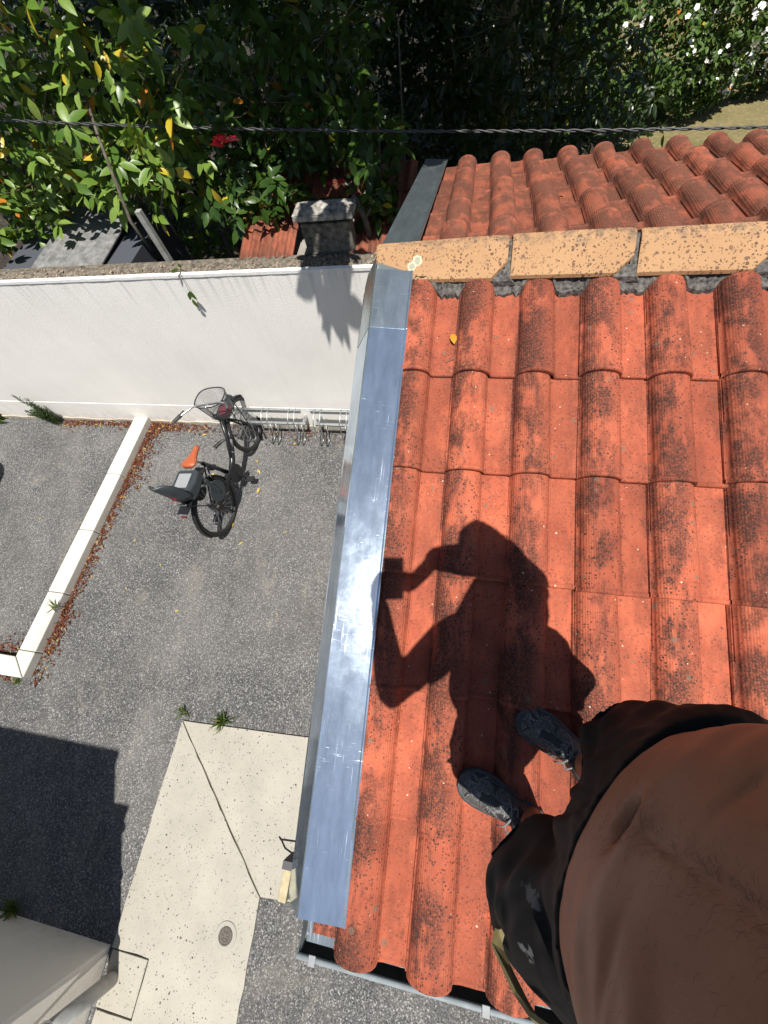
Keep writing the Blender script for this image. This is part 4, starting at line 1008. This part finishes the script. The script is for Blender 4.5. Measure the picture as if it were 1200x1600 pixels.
# ------------------------------------------------------------------ the photographer
F = Vector((-.82,.57,0)).normalized(); RT = Vector((.57,.82,0)).normalized(); UP = Vector((0,0,1))
PB = Vector((.36,-.19,2.405))
person = thing('person', 'bare-chested person in black shorts and trail shoes standing on the tiled roof taking the picture', 'person', PB)
def W3(x, y, dz): return Vector((x, y, CAM_Z+dz))
def ell_rings(stations, n=28, ex=2.3):
    """stations: centre, half-width along RT, half-depth front, half-depth back"""
    rr = []
    for c, a, bf, bb in stations:
        ring = []
        for k in range(n):
            u = 2*PI*k/n; cu, su = math.cos(u), math.sin(u)
            lx = math.copysign(abs(cu)**(2/ex), cu)*a; ly = math.copysign(abs(su)**(2/ex), su)*(bf if su > 0 else bb)
            ring.append(c+RT*lx+F*ly)
        rr.append(ring)
    return rr
def limb(b, pts, rad, n=14):
    P = [Vector(p) for p in pts]; pts2=[]; r2=[]
    for i in range(len(P)-1):
        for k in range(5):
            t = k/5; pts2.append(P[i].lerp(P[i+1], t)); r2.append(rad[i]+(rad[i+1]-rad[i])*t)
    pts2.append(P[-1]); r2.append(rad[-1])
    d0 = (pts2[0]-pts2[1]).normalized(); d1 = (pts2[-1]-pts2[-2]).normalized()
    pts2 = [pts2[0]+d0*r2[0]*.75]+pts2+[pts2[-1]+d1*r2[-1]*.75]; r2 = [r2[0]*.45]+r2+[r2[-1]*.45]
    b.tube(pts2, r2, n)
def blob(b, c, rx, ry, rz_, n=16):
    c = Vector(c); rr = []
    for k in range(1, 10):
        th = PI*k/10; rr.append([c+RT*(rx*math.sin(th)*math.cos(2*PI*i/n))+F*(ry*math.sin(th)*math.sin(2*PI*i/n))+UP*(-rz_*math.cos(th)) for i in range(n)])
    b.rings(rr)
def remesh(b, name, voxel, smooth_it, fac=.5):
    me = b.mesh(name+'_raw'); o = bpy.data.objects.new(name+'_raw', me); COL.objects.link(o)
    r = o.modifiers.new('r', 'REMESH'); r.mode = 'VOXEL'; r.voxel_size = voxel; r.use_smooth_shade = True
    s_ = o.modifiers.new('s', 'SMOOTH'); s_.factor = fac; s_.iterations = smooth_it
    dg = bpy.context.evaluated_depsgraph_get(); ev = o.evaluated_get(dg); out = bpy.data.meshes.new_from_object(ev)
    bpy.data.objects.remove(o); bpy.data.meshes.remove(me); out.name = name
    return out

HIPL, HIPR = W3(.272,-.245,-.82), W3(.372,-.085,-.82)
KNL, KNR = W3(.235,-.275,-1.16), W3(.405,-.070,-1.15)
ANL, ANR = W3(.285,-.275,-1.535), W3(.425,-.105,-1.49)
body = MB()
body.rings(ell_rings([(W3(.330,-.170,-.90),.12,.09,.09),(W3(.330,-.170,-.84),.165,.115,.12),(W3(.322,-.165,-.75),.180,.122,.125),(W3(.307,-.156,-.66),.190,.125,.115),(W3(.305,-.152,-.58),.202,.126,.105),
    (W3(.314,-.156,-.48),.212,.122,.10),(W3(.332,-.158,-.38),.210,.116,.105),(W3(.355,-.150,-.27),.205,.112,.11),(W3(.365,-.140,-.17),.200,.10,.105),(W3(.375,-.122,-.105),.14,.075,.08),(W3(.380,-.095,-.06),.065,.055,.055)]))
SHL, SHR = W3(.222,-.205,-.095), W3(.455,-.010,-.150)
ELL, ELR = W3(.010,-.405,-.23), W3(.345,.135,-.270)
WRL, WRR = W3(-.055,-.150,-.055), W3(.120,.055,-.085)
limb(body, [W3(.36,-.16,-.15),SHL,SHL.lerp(ELL,.45),ELL], [.075,.074,.066,.050]); limb(body, [ELL,ELL.lerp(WRL,.3),WRL], [.052,.056,.034])
limb(body, [W3(.40,-.08,-.16),SHR,SHR.lerp(ELR,.45),ELR], [.07,.070,.060,.048]); limb(body, [ELR,ELR.lerp(WRR,.3),WRR], [.060,.070,.045])
limb(body, [SHL+Vector((.03,.02,.01)), W3(.300,-.110,-.045), W3(.345,-.030,.0)], [.060,.068,.060])
limb(body, [HIPL,HIPL.lerp(KNL,.5),KNL], [.090,.078,.058]); limb(body, [HIPR,HIPR.lerp(KNR,.5),KNR], [.090,.078,.058])
limb(body, [KNL,KNL.lerp(ANL,.32)-F*.012,ANL,ANL+Vector((0,0,-.05))], [.055,.058,.037,.038]); limb(body, [KNR,KNR.lerp(ANR,.32)-F*.012,ANR,ANR+Vector((0,0,-.05))], [.055,.058,.037,.038])
for an, toe in ((ANL,Vector((.105,-.205,2.43))),(ANR,Vector((.265,-.02,2.475)))): limb(body, [an+Vector((0,0,-.05)), Vector((toe.x,toe.y,toe.z))], [.036,.028])
# head looking down at the phone: skull, jaw, nose, ears
HC = W3(.318,.055,.070); HF = (F*.9-UP*.42).normalized(); HU = RT.cross(HF)*-1; HU = HU if HU.z > 0 else -HU
limb(body, [W3(.378,-.085,-.09), W3(.352,-.01,.0)], [.070,.062])
def hp(r_, f_, u_): return HC+RT*r_+HF*f_+HU*u_
rr = []
for u_, a, ff, fb in ((-.125,.028,.075,-.01),(-.112,.045,.088,-.03),(-.085,.058,.092,-.055),(-.05,.066,.090,-.080),(-.01,.071,.088,-.094),(.03,.075,.090,-.098),(.065,.072,.083,-.094),(.092,.058,.062,-.075),(.108,.035,.035,-.045),(.114,.012,.01,-.02)):
    ring = []
    for k in range(20):
        t_ = 2*PI*k/20; cf = (ff+fb)/2; hf = (ff-fb)/2
        ring.append(hp(a*math.cos(t_), cf+hf*math.sin(t_), u_))
    rr.append(ring)
body.rings(rr)
limb(body, [hp(0,.090,.015), hp(0,.112,-.035), hp(0,.108,-.045)], [.008,.013,.012], 10)       # nose
for s_ in (-1,1):
    limb(body, [hp(s_*.074,-.012,.012), hp(s_*.080,-.020,-.005), hp(s_*.074,-.012,-.030)], [.010,.014,.008], 8)   # ears
    limb(body, [hp(s_*.012,.086,.024), hp(s_*.045,.080,.022)], [.007,.006], 8)       # brow ridge
limb(body, [hp(-.022,.086,-.070), hp(0,.094,-.069), hp(.022,.086,-.070)], [.005,.0065,.005], 8); limb(body, [hp(-.018,.086,-.081), hp(0,.093,-.081), hp(.018,.086,-.081)], [.005,.007,.005], 8)
# hands around the phone (phone frame: right, down, away-from-scene)
CAMP = Vector((0,0,CAM_Z))
def ph(x, y, z): return CAMP + c_r*x + c_d*y + c_f*z
for s_, wr in ((-1, WRL), (1, WRR)):
    ex = -.061 if s_ < 0 else .023                       # phone edge
    palm = ph(ex+s_*.020, .085, -.020)
    limb(body, [wr, wr.lerp(palm,.55), palm], [.027,.030,.024])
    limb(body, [palm, ph(ex+s_*.014,.055,-.022)], [.022,.017])
    for k, (yy, ln) in enumerate(((.040,.036),(.062,.040),(.084,.038),(.104,.030))):
        limb(body, [ph(ex+s_*.020,yy*.6+.036,-.010), ph(ex+s_*.013,yy,.006), ph(ex-s_*(ln*.45-.006),yy-.004,.0065), ph(ex-s_*(ln-.012),yy-.006,.004)], [.0105,.009,.008,.0068], 8)
    limb(body, [ph(ex+s_*.016,.090,-.026), ph(ex+s_*.008,.070,-.033), ph(ex-s_*.014,.058,-.026)], [.012,.0105,.008], 8)
bm_ = remesh(body, 'body', .0062, 9)
# sculpt navel, belly crease, linea alba and soft chest
n = len(bm_.vertices); co = np.empty(n*3, dtype=np.float64); bm_.vertices.foreach_get('co', co); co = co.reshape(-1,3)
nr_ = np.empty(n*3, dtype=np.float64); bm_.vertices.foreach_get('normal', nr_); nr_ = nr_.reshape(-1,3)
Fa, Ra = np.array(F), np.array(RT)
rel = co-np.array([.30,-.15,CAM_Z-.58]); lat = rel@Ra; fwd = rel@Fa; hz = rel[:,2]
front = np.clip((fwd-.04)/.03, 0, 1)
disp = -.026*np.exp(-(lat/.020)**2-((hz-.0)/.012)**2) - .006*np.exp(-(lat/.045)**2-((hz+.006)/.020)**2) + .004*np.exp(-(lat/.05)**2-((hz-.028)/.016)**2)
disp += -.0035*np.exp(-(lat/.010)**2)*np.clip((hz-.01)/.03,0,1)*np.clip((.30-hz)/.1,0,1)
disp += -.0015*np.exp(-((hz+.04)/.014)**2)*np.exp(-(lat/.14)**4)
disp += .004*np.sin(hz*34+.6)*np.exp(-((np.abs(lat)-.085)/.03)**2)*np.clip((hz+.02)/.05,0,1)
disp += .010*np.exp(-((np.abs(lat)-.075)/.05)**2-((hz-.32)/.05)**2)
disp += -.0028*np.exp(-((hz-.105-.25*lat**2*4)/.006)**2)*np.exp(-((lat-.09)/.06)**2) - .0025*np.exp(-((hz-.075+.10*np.abs(lat))/.007)**2)*np.exp(-((lat+.12)/.05)**2) + .0012*np.sin(hz*120+lat*40)*np.exp(-((np.abs(lat)-.13)/.04)**2)
inside = (hz > -.2) & (hz < .42) & (np.abs(lat) < .2)
co += nr_*(disp*front*inside)[:,None]
bm_.vertices.foreach_set('co', (co-np.array(PB)).ravel()); bm_.update()
def make_skin():
    m, nt, b = newmat('tanned_skin'); g = NT(nt); P = g.pos()
    c = g.mix(g.ramp(g.noise(P, 7, 5), [(.3, 0.), (.7, 1.)]), (.250,.105,.056), (.300,.132,.072))
    c = g.mix(g.math('MULTIPLY', g.ramp(g.noise(P, 130, 4, .7), [(.45, 0.), (.75, 1.)]), .22), c, (.19,.075,.04))
    c = g.mix(g.math('MULTIPLY', g.ramp(g.noise(P, 28, 4), [(.5, 0.), (.75, 1.)]), .25), c, (.33,.12,.075))
    g.l(c, b.inputs['Base Color']); b.inputs['Roughness'].default_value = .5; b.inputs['Specular IOR Level'].default_value = .28
    b.inputs['Subsurface Weight'].default_value = .06; b.inputs['Subsurface Radius'].default_value = (.010,.004,.002); b.inputs['Subsurface Scale'].default_value = .5
    mole = g.vor(P, 17); c2 = g.sep(g.vor(P, 17, out='Color'))
    c = g.mix(g.math('MULTIPLY', g.math('LESS_THAN', mole, .045), g.math('GREATER_THAN', c2[0], .7)), c, (.07,.03,.018)); g.l(c, b.inputs['Base Color'])
    n1 = g.bump(g.vor(P, 520), .2, .0008); g.l(g.bump(g.noise(P, 190, 5, .75), .12, .0014, n1), b.inputs['Normal'])
    return m
body_o = link('body', bm_, make_skin(), person, True)
# eyes and hair
for s_ in (-1,1):
    b = MB(); blob(b, hp(s_*.031,.079,.006), .013,.012,.011, 12); ey = b.build('eye', plain('eye_white', (.42,.38,.35), .25), person, True, off=PB)
    b = MB(); b.disc(hp(s_*.030,.0915,.003), HF, .0062, .0055, .004, 14); b.build('iris', plain('iris', (.02,.012,.008), .2), ey, off=PB)
    b = MB(); b.tube([hp(s_*.014,.094,.027), hp(s_*.032,.092,.031), hp(s_*.050,.080,.026)], [.004,.0045,.002], 6); b.build('eyebrow', plain('brow_hair', (.02,.014,.010), .7), person, off=PB)
b = MB(); rr = []
for u_, a, ff, fb in ((-.06,.072,-.045,-.092),(-.03,.076,-.030,-.101),(.01,.079,-.010,-.106),(.04,.081,.050,-.109),(.06,.080,.088,-.108),(.085,.072,.080,-.098),(.108,.050,.052,-.068),(.121,.02,.015,-.03)):
    rr.append([hp(a*math.cos(t_), (ff+fb)/2+(ff-fb)/2*math.sin(t_), u_)+Vector((random.uniform(-1,1),random.uniform(-1,1),random.uniform(-1,1)))*.003 for t_ in np.linspace(0,2*PI,25)[:-1]])
b.rings(rr); b.build('hair', plain('dark_hair', (.02,.014,.010), .6, 0, .4, 200, .8, 300), person, True, off=PB)

# belly hair: fine dark strands, denser along the mid-line and round the navel
from mathutils.bvhtree import BVHTree
bvh = BVHTree.FromPolygons([Vector(v.co) for v in bm_.vertices], [tuple(p.vertices) for p in bm_.polygons])
rh = random.Random(8); b = MB(); made = 0
for k in range(1000):
    q = rh.random()
    if q < .42: la, hh = rh.gauss(0,.011), rh.uniform(.0,.27)
    elif q < .62: la, hh = rh.gauss(0,.026), rh.gauss(.0,.026)
    else: la, hh = rh.gauss(0,.060), rh.uniform(-.03,.30)
    if q >= .62 and rh.random() > .25+hh*2.2: continue
    p = Vector((.30,-.15,CAM_Z-.58))+RT*la+UP*hh+F*.25-PB
    loc, nor, _, _ = bvh.ray_cast(p, -F)
    if loc is None: continue
    side = 1 if la > 0 else -1
    dr = (RT*(side*rh.uniform(.0,.7)+rh.gauss(0,.45))+UP*rh.gauss(-.25,.5)); dr -= nor*dr.dot(nor); dr.normalize()
    ln = rh.uniform(.005,.012); p1 = loc+nor*.0006
    b.tube([p1, p1+dr*ln*.5+nor*.0022, p1+dr*ln+nor*.0012+RT*rh.gauss(0,.002)], [.00010,.00009,.00004], 3, cap=False); made += 1
stuff(b.build('body_hair', plain('body_hair', (.03,.018,.011), .6), person))

# shorts: waist to above the knee, loose with folds
sb = MB()
sb.rings(ell_rings([(W3(.350,-.160,-.93),.16,.11,.11),(W3(.350,-.158,-.86),.228,.138,.145),(W3(.346,-.155,-.78),.234,.142,.145),(W3(.334,-.148,-.71),.234,.137,.132),(W3(.316,-.152,-.675),.212,.132,.125)], ex=2.2))
HEML, HEMR = W3(.218,-.290,-1.03), W3(.385,-.050,-.985)
for hip, hem in ((HIPL,HEML),(HIPR,HEMR)):
    s_ = -1 if hem is HEML else 1
    hip2 = hip+RT*s_*.035+Vector((0,0,.02)); st = []
    for t_, a, bf, bb in ((-.15,.07,.07,.07),(0,.105,.100,.11),(.3,.110,.100,.112),(.6,.112,.102,.112),(.85,.114,.106,.112),(.97,.117,.113,.115),(1.03,.117,.115,.115)):
        st.append((hip2.lerp(hem,t_), a, bf, bb))
    sb.rings(ell_rings(st[::-1], ex=2.1))
sm = remesh(sb, 'shorts', .0065, 6)
n = len(sm.vertices); co = np.empty(n*3); sm.vertices.foreach_get('co', co); co = co.reshape(-1,3); nr_ = np.empty(n*3); sm.vertices.foreach_get('normal', nr_); nr_ = nr_.reshape(-1,3)
rel = co-np.array([.33,-.17,CAM_Z]); lat = rel@Ra; fwd = rel@Fa; hz = rel[:,2]; ang = np.arctan2(fwd, lat)
low = np.clip((-.70-hz)/.25, 0, 1)
disp = np.clip(low+.25,0,1)*(.0065*np.sin(ang*7+hz*14+2*np.sin(ang*3))+.004*np.sin(ang*15-hz*25+1.5*np.sin(hz*30))+.0035*np.sin(hz*60+ang*5+2*np.sin(ang*7)))
disp += (1-low)*.0006*np.sin(ang*50)
disp += .012*np.exp(-((hz+.86)/.06)**2)*np.exp(-((np.abs(lat)-.21)/.05)**2)
co += nr_*disp[:,None]; sm.vertices.foreach_set('co', (co-np.array(PB)).ravel()); sm.update()
import bmesh
bmx = bmesh.new(); bmx.from_mesh(sm); zs = min(v.co.z for v in bmx.verts)
kill = [f_ for f_ in bmx.faces if (f_.normal.z < -.75 and f_.calc_center_median().z < CAM_Z-.98-PB.z)]
bmesh.ops.delete(bmx, geom=kill, context='FACES'); bmx.to_mesh(sm); bmx.free()
def make_shorts():
    m, nt, b = newmat('black_shorts_fabric'); g = NT(nt); P = g.pos()
    st = g.noise(g.mapping(P, (1,1,.55)), 17, 5, .7, .3)
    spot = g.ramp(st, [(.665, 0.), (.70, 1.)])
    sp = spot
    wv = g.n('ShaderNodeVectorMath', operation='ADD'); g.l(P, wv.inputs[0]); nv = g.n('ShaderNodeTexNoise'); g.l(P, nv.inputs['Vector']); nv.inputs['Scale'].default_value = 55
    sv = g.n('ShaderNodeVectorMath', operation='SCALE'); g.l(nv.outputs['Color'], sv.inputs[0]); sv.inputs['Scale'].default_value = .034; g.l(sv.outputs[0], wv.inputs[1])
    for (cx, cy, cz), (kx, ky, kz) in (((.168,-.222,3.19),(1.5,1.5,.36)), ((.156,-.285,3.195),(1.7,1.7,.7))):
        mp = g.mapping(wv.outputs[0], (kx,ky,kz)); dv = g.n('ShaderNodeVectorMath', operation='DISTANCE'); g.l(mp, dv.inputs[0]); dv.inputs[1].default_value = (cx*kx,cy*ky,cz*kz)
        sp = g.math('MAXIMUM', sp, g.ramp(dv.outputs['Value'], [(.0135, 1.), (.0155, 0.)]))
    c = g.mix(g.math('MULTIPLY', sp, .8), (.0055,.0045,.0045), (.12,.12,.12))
    c = g.mix(g.math('MULTIPLY', g.ramp(g.noise(P, 40, 4), [(.5, 0.), (.8, 1.)]), .25), c, (.018,.016,.015))
    g.l(c, b.inputs['Base Color']); b.inputs['Roughness'].default_value = .7; b.inputs['Specular IOR Level'].default_value = .18
    g.l(g.bump(g.noise(P, 900, 2), .2, .0006), b.inputs['Normal'])
    return m
M_shorts = make_shorts()
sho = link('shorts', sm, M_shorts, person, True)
sol = sho.modifiers.new('thick', 'SOLIDIFY'); sol.thickness = .003; sol.offset = -1
# shoes: loft along the foot with sole, mesh panel, laces
def make_shoe_mat():
    m, nt, b = newmat('trail_shoe_upper'); g = NT(nt); O = g.objc(); x, y, z = g.sep(O)
    w = g.n('ShaderNodeTexVoronoi', feature='F1'); g.l(O, w.inputs['Vector']); w.inputs['Scale'].default_value = 210
    mesh = g.ramp(w.outputs['Distance'], [(.25, 0.), (.55, 1.)])
    c = g.mix(mesh, (.016,.016,.017), (.085,.080,.071))
    ov = g.noise(g.mapping(O, (1.3,.7,1)), 22, 3, .5, 1.2)
    band = g.ramp(ov, [(.50, 0.), (.525, 1.)])
    c = g.mix(band, c, (.010,.011,.013))
    ln = g.ramp(g.math('ABSOLUTE', g.math('SUBTRACT', ov, .51)), [(.0, 1.), (.02, 0.)])
    c = g.mix(g.math('MULTIPLY', ln, .7), c, (.30,.31,.31))
    c = g.mix(g.math('MULTIPLY', g.noise(O, 60, 4), .22), c, (.10,.092,.085))
    g.l(c, b.inputs['Base Color']); b.inputs['Roughness'].default_value = .55
    g.l(g.bump(mesh, .5, .001, g.bump(band, .6, .002)), b.inputs['Normal'])
    return m
M_shoe = make_shoe_mat(); M_sole = plain('shoe_sole', (.045,.045,.047), .7, 0, .4, 60); M_lace = plain('shoe_lace', (.16,.165,.17), .7)
def shoe(heel, toe):
    heel, toe = Vector(heel), Vector(toe); ax = (toe-heel); L = ax.length; ax.normalize(); sd = ax.cross(Vector((0,-SN,CS))).normalized(); nu = sd.cross(ax).normalized()
    o0 = heel
    Mx = Matrix((sd, ax, nu)).transposed().to_4x4(); Mx.translation = o0-PB
    def place(b, name, mat, parent, smooth=True):
        o = b.build(name, mat, parent, smooth); 
        if parent is person: o.matrix_local = Mx
        return o
    # stations: t, half width, top height, bottom
    st = [(-.02,.018,.045),(.0,.028,.065),(.05,.035,.078),(.15,.038,.082),(.27,.038,.086),(.38,.039,.083),(.5,.043,.070),(.62,.048,.058),(.75,.050,.048),(.87,.046,.041),(.95,.034,.034),(1.0,.018,.026),(1.015,.006,.020)]
    b = MB(); rr = []
    for t_, w, h in st:
        ring = []
        for k in range(20):
            u = 2*PI*k/20; cu, su = math.cos(u), math.sin(u)
            ring.append((math.copysign(abs(cu)**.8, cu)*w+.006*math.sin(PI*t_), t_*L, .016+max(0, su)**.8*(h-.016) if su > 0 else .016+su*.006))
        rr.append(ring)
    b.rings(rr); up = place(b, 'shoe', M_shoe, person)
    b = MB(); rr = []
    for t_, w, h in st:
        w2 = w+.005; z1 = .024+(.006 if t_ > .9 else 0)
        rr.append([(-w2+.006*math.sin(PI*t_),t_*L,.004),(w2+.006*math.sin(PI*t_),t_*L,.004),(w2+.003+.006*math.sin(PI*t_),t_*L,z1),(w2-.004+.006*math.sin(PI*t_),t_*L,z1+.004),(-w2+.004+.006*math.sin(PI*t_),t_*L,z1+.004),(-w2-.003+.006*math.sin(PI*t_),t_*L,z1)])
    b.rings(rr); b.build('sole', M_sole, up, False)
    b = MB()
    for k in range(5):
        t_ = .40+.06*k; z = .087-.19*(t_-.40)-.002
        for q in (-1,1): b.tube([(q*.026+.005,t_*L,z-.016),(q*.012+.005,(t_+.012)*L,z),(-q*.022+.005,(t_+.05)*L,z-.018)], .0028, 5)
    for q in (-1,1): b.tube([(.005,.40*L,.086),(q*.020,.37*L,.100),(q*.038,.40*L,.092),(q*.026,.44*L,.082),(.005,.41*L,.088)], .0026, 5); b.tube([(.005,.40*L,.088),(q*.03,.45*L,.084),(q*.043,.50*L,.066)], .0022, 5)
    b.build('laces', M_lace, up, True)
    b = MB(); b.tube([(.038*math.cos(u)*.85, .15*L+.052*math.sin(u)+.008, .088+.010*math.sin(u)) for u in np.linspace(0,2*PI,25)[:-1]], .011, 8, closed=True); b.build('collar', M_black, up, True)
    b = MB(); b.rings([[(.033*math.cos(u), .15*L+.008+.040*math.sin(u), z) for u in np.linspace(0,2*PI,19)[:-1]] for z in (.07,.112,.114)], cap=False); b.build('sock', plain('black_sock', (.02,.02,.022), .9), up, True)
    b = MB(); b.box((-.012,-.012,.085),(.012,-.004,.115)); b.build('heel_tab', M_shoe, up, False)
def on_roof(x, y, dz=.0): return (x, y, rz(y)+.030+dz)
shoe(on_roof(.322,-.292), on_roof(.066,-.196)); shoe(on_roof(.478,-.118), on_roof(.238,.018))

# phone held at the lens, and the olive strap hanging from the pocket
t = thing('phone', 'dark phone held up by the photographer, seen only as shadow on the tiles', 'phone', ph(-.019,.055,-.016))
po = Vector(ph(-.019,.055,-.016)); b = MB()
Mx = Matrix((c_r, c_d, c_f)).transposed().to_4x4(); Mx.translation = CAMP
b.box((-.056,-.020,-.020),(.018,.130,-.0125), Mx); b.build('case', M_phone, t, off=po, bevel=.0015)
so = W3(.150,-.370,-.88)
t = thing('strap', 'olive webbing strap dangling from the side of the black shorts', 'strap', so)
b = MB()
def ribbon(b, pts, w, th=.003):
    rr = []
    for i, (p, wd) in enumerate(pts):
        p = Vector(p); wd = Vector(wd).normalized(); q = Vector(pts[min(i+1,len(pts)-1)][0])-Vector(pts[max(i-1,0)][0]); nn = q.cross(wd).normalized()
        rr.append([p-wd*w+nn*th, p+wd*w+nn*th, p+wd*w-nn*th, p-wd*w-nn*th])
    b.rings(rr)
strap_pts = [((.0,.0,.0),(.6,.5,.2))]
ribbon(b, [((-0.022,0.032,-0.075),(0.3, 0.8, -0.3)),((-0.038,0.027,-0.072),(0.3, 0.8, -0.3)),((-0.034,0.018,-0.060),(0.8, -0.2, 0.3)),((-0.022,0.006,-0.035),(0.8, -0.3, 0.3)),((-0.005,-0.009,0.000),(0.8, -0.3, 0.3)),((0.008,-0.010,0.040),(0.8, -0.4, 0.3)),((0.025,0.004,0.090),(0.8, -0.4, 0.3))], .011)
b.build('webbing', M_olive, t)
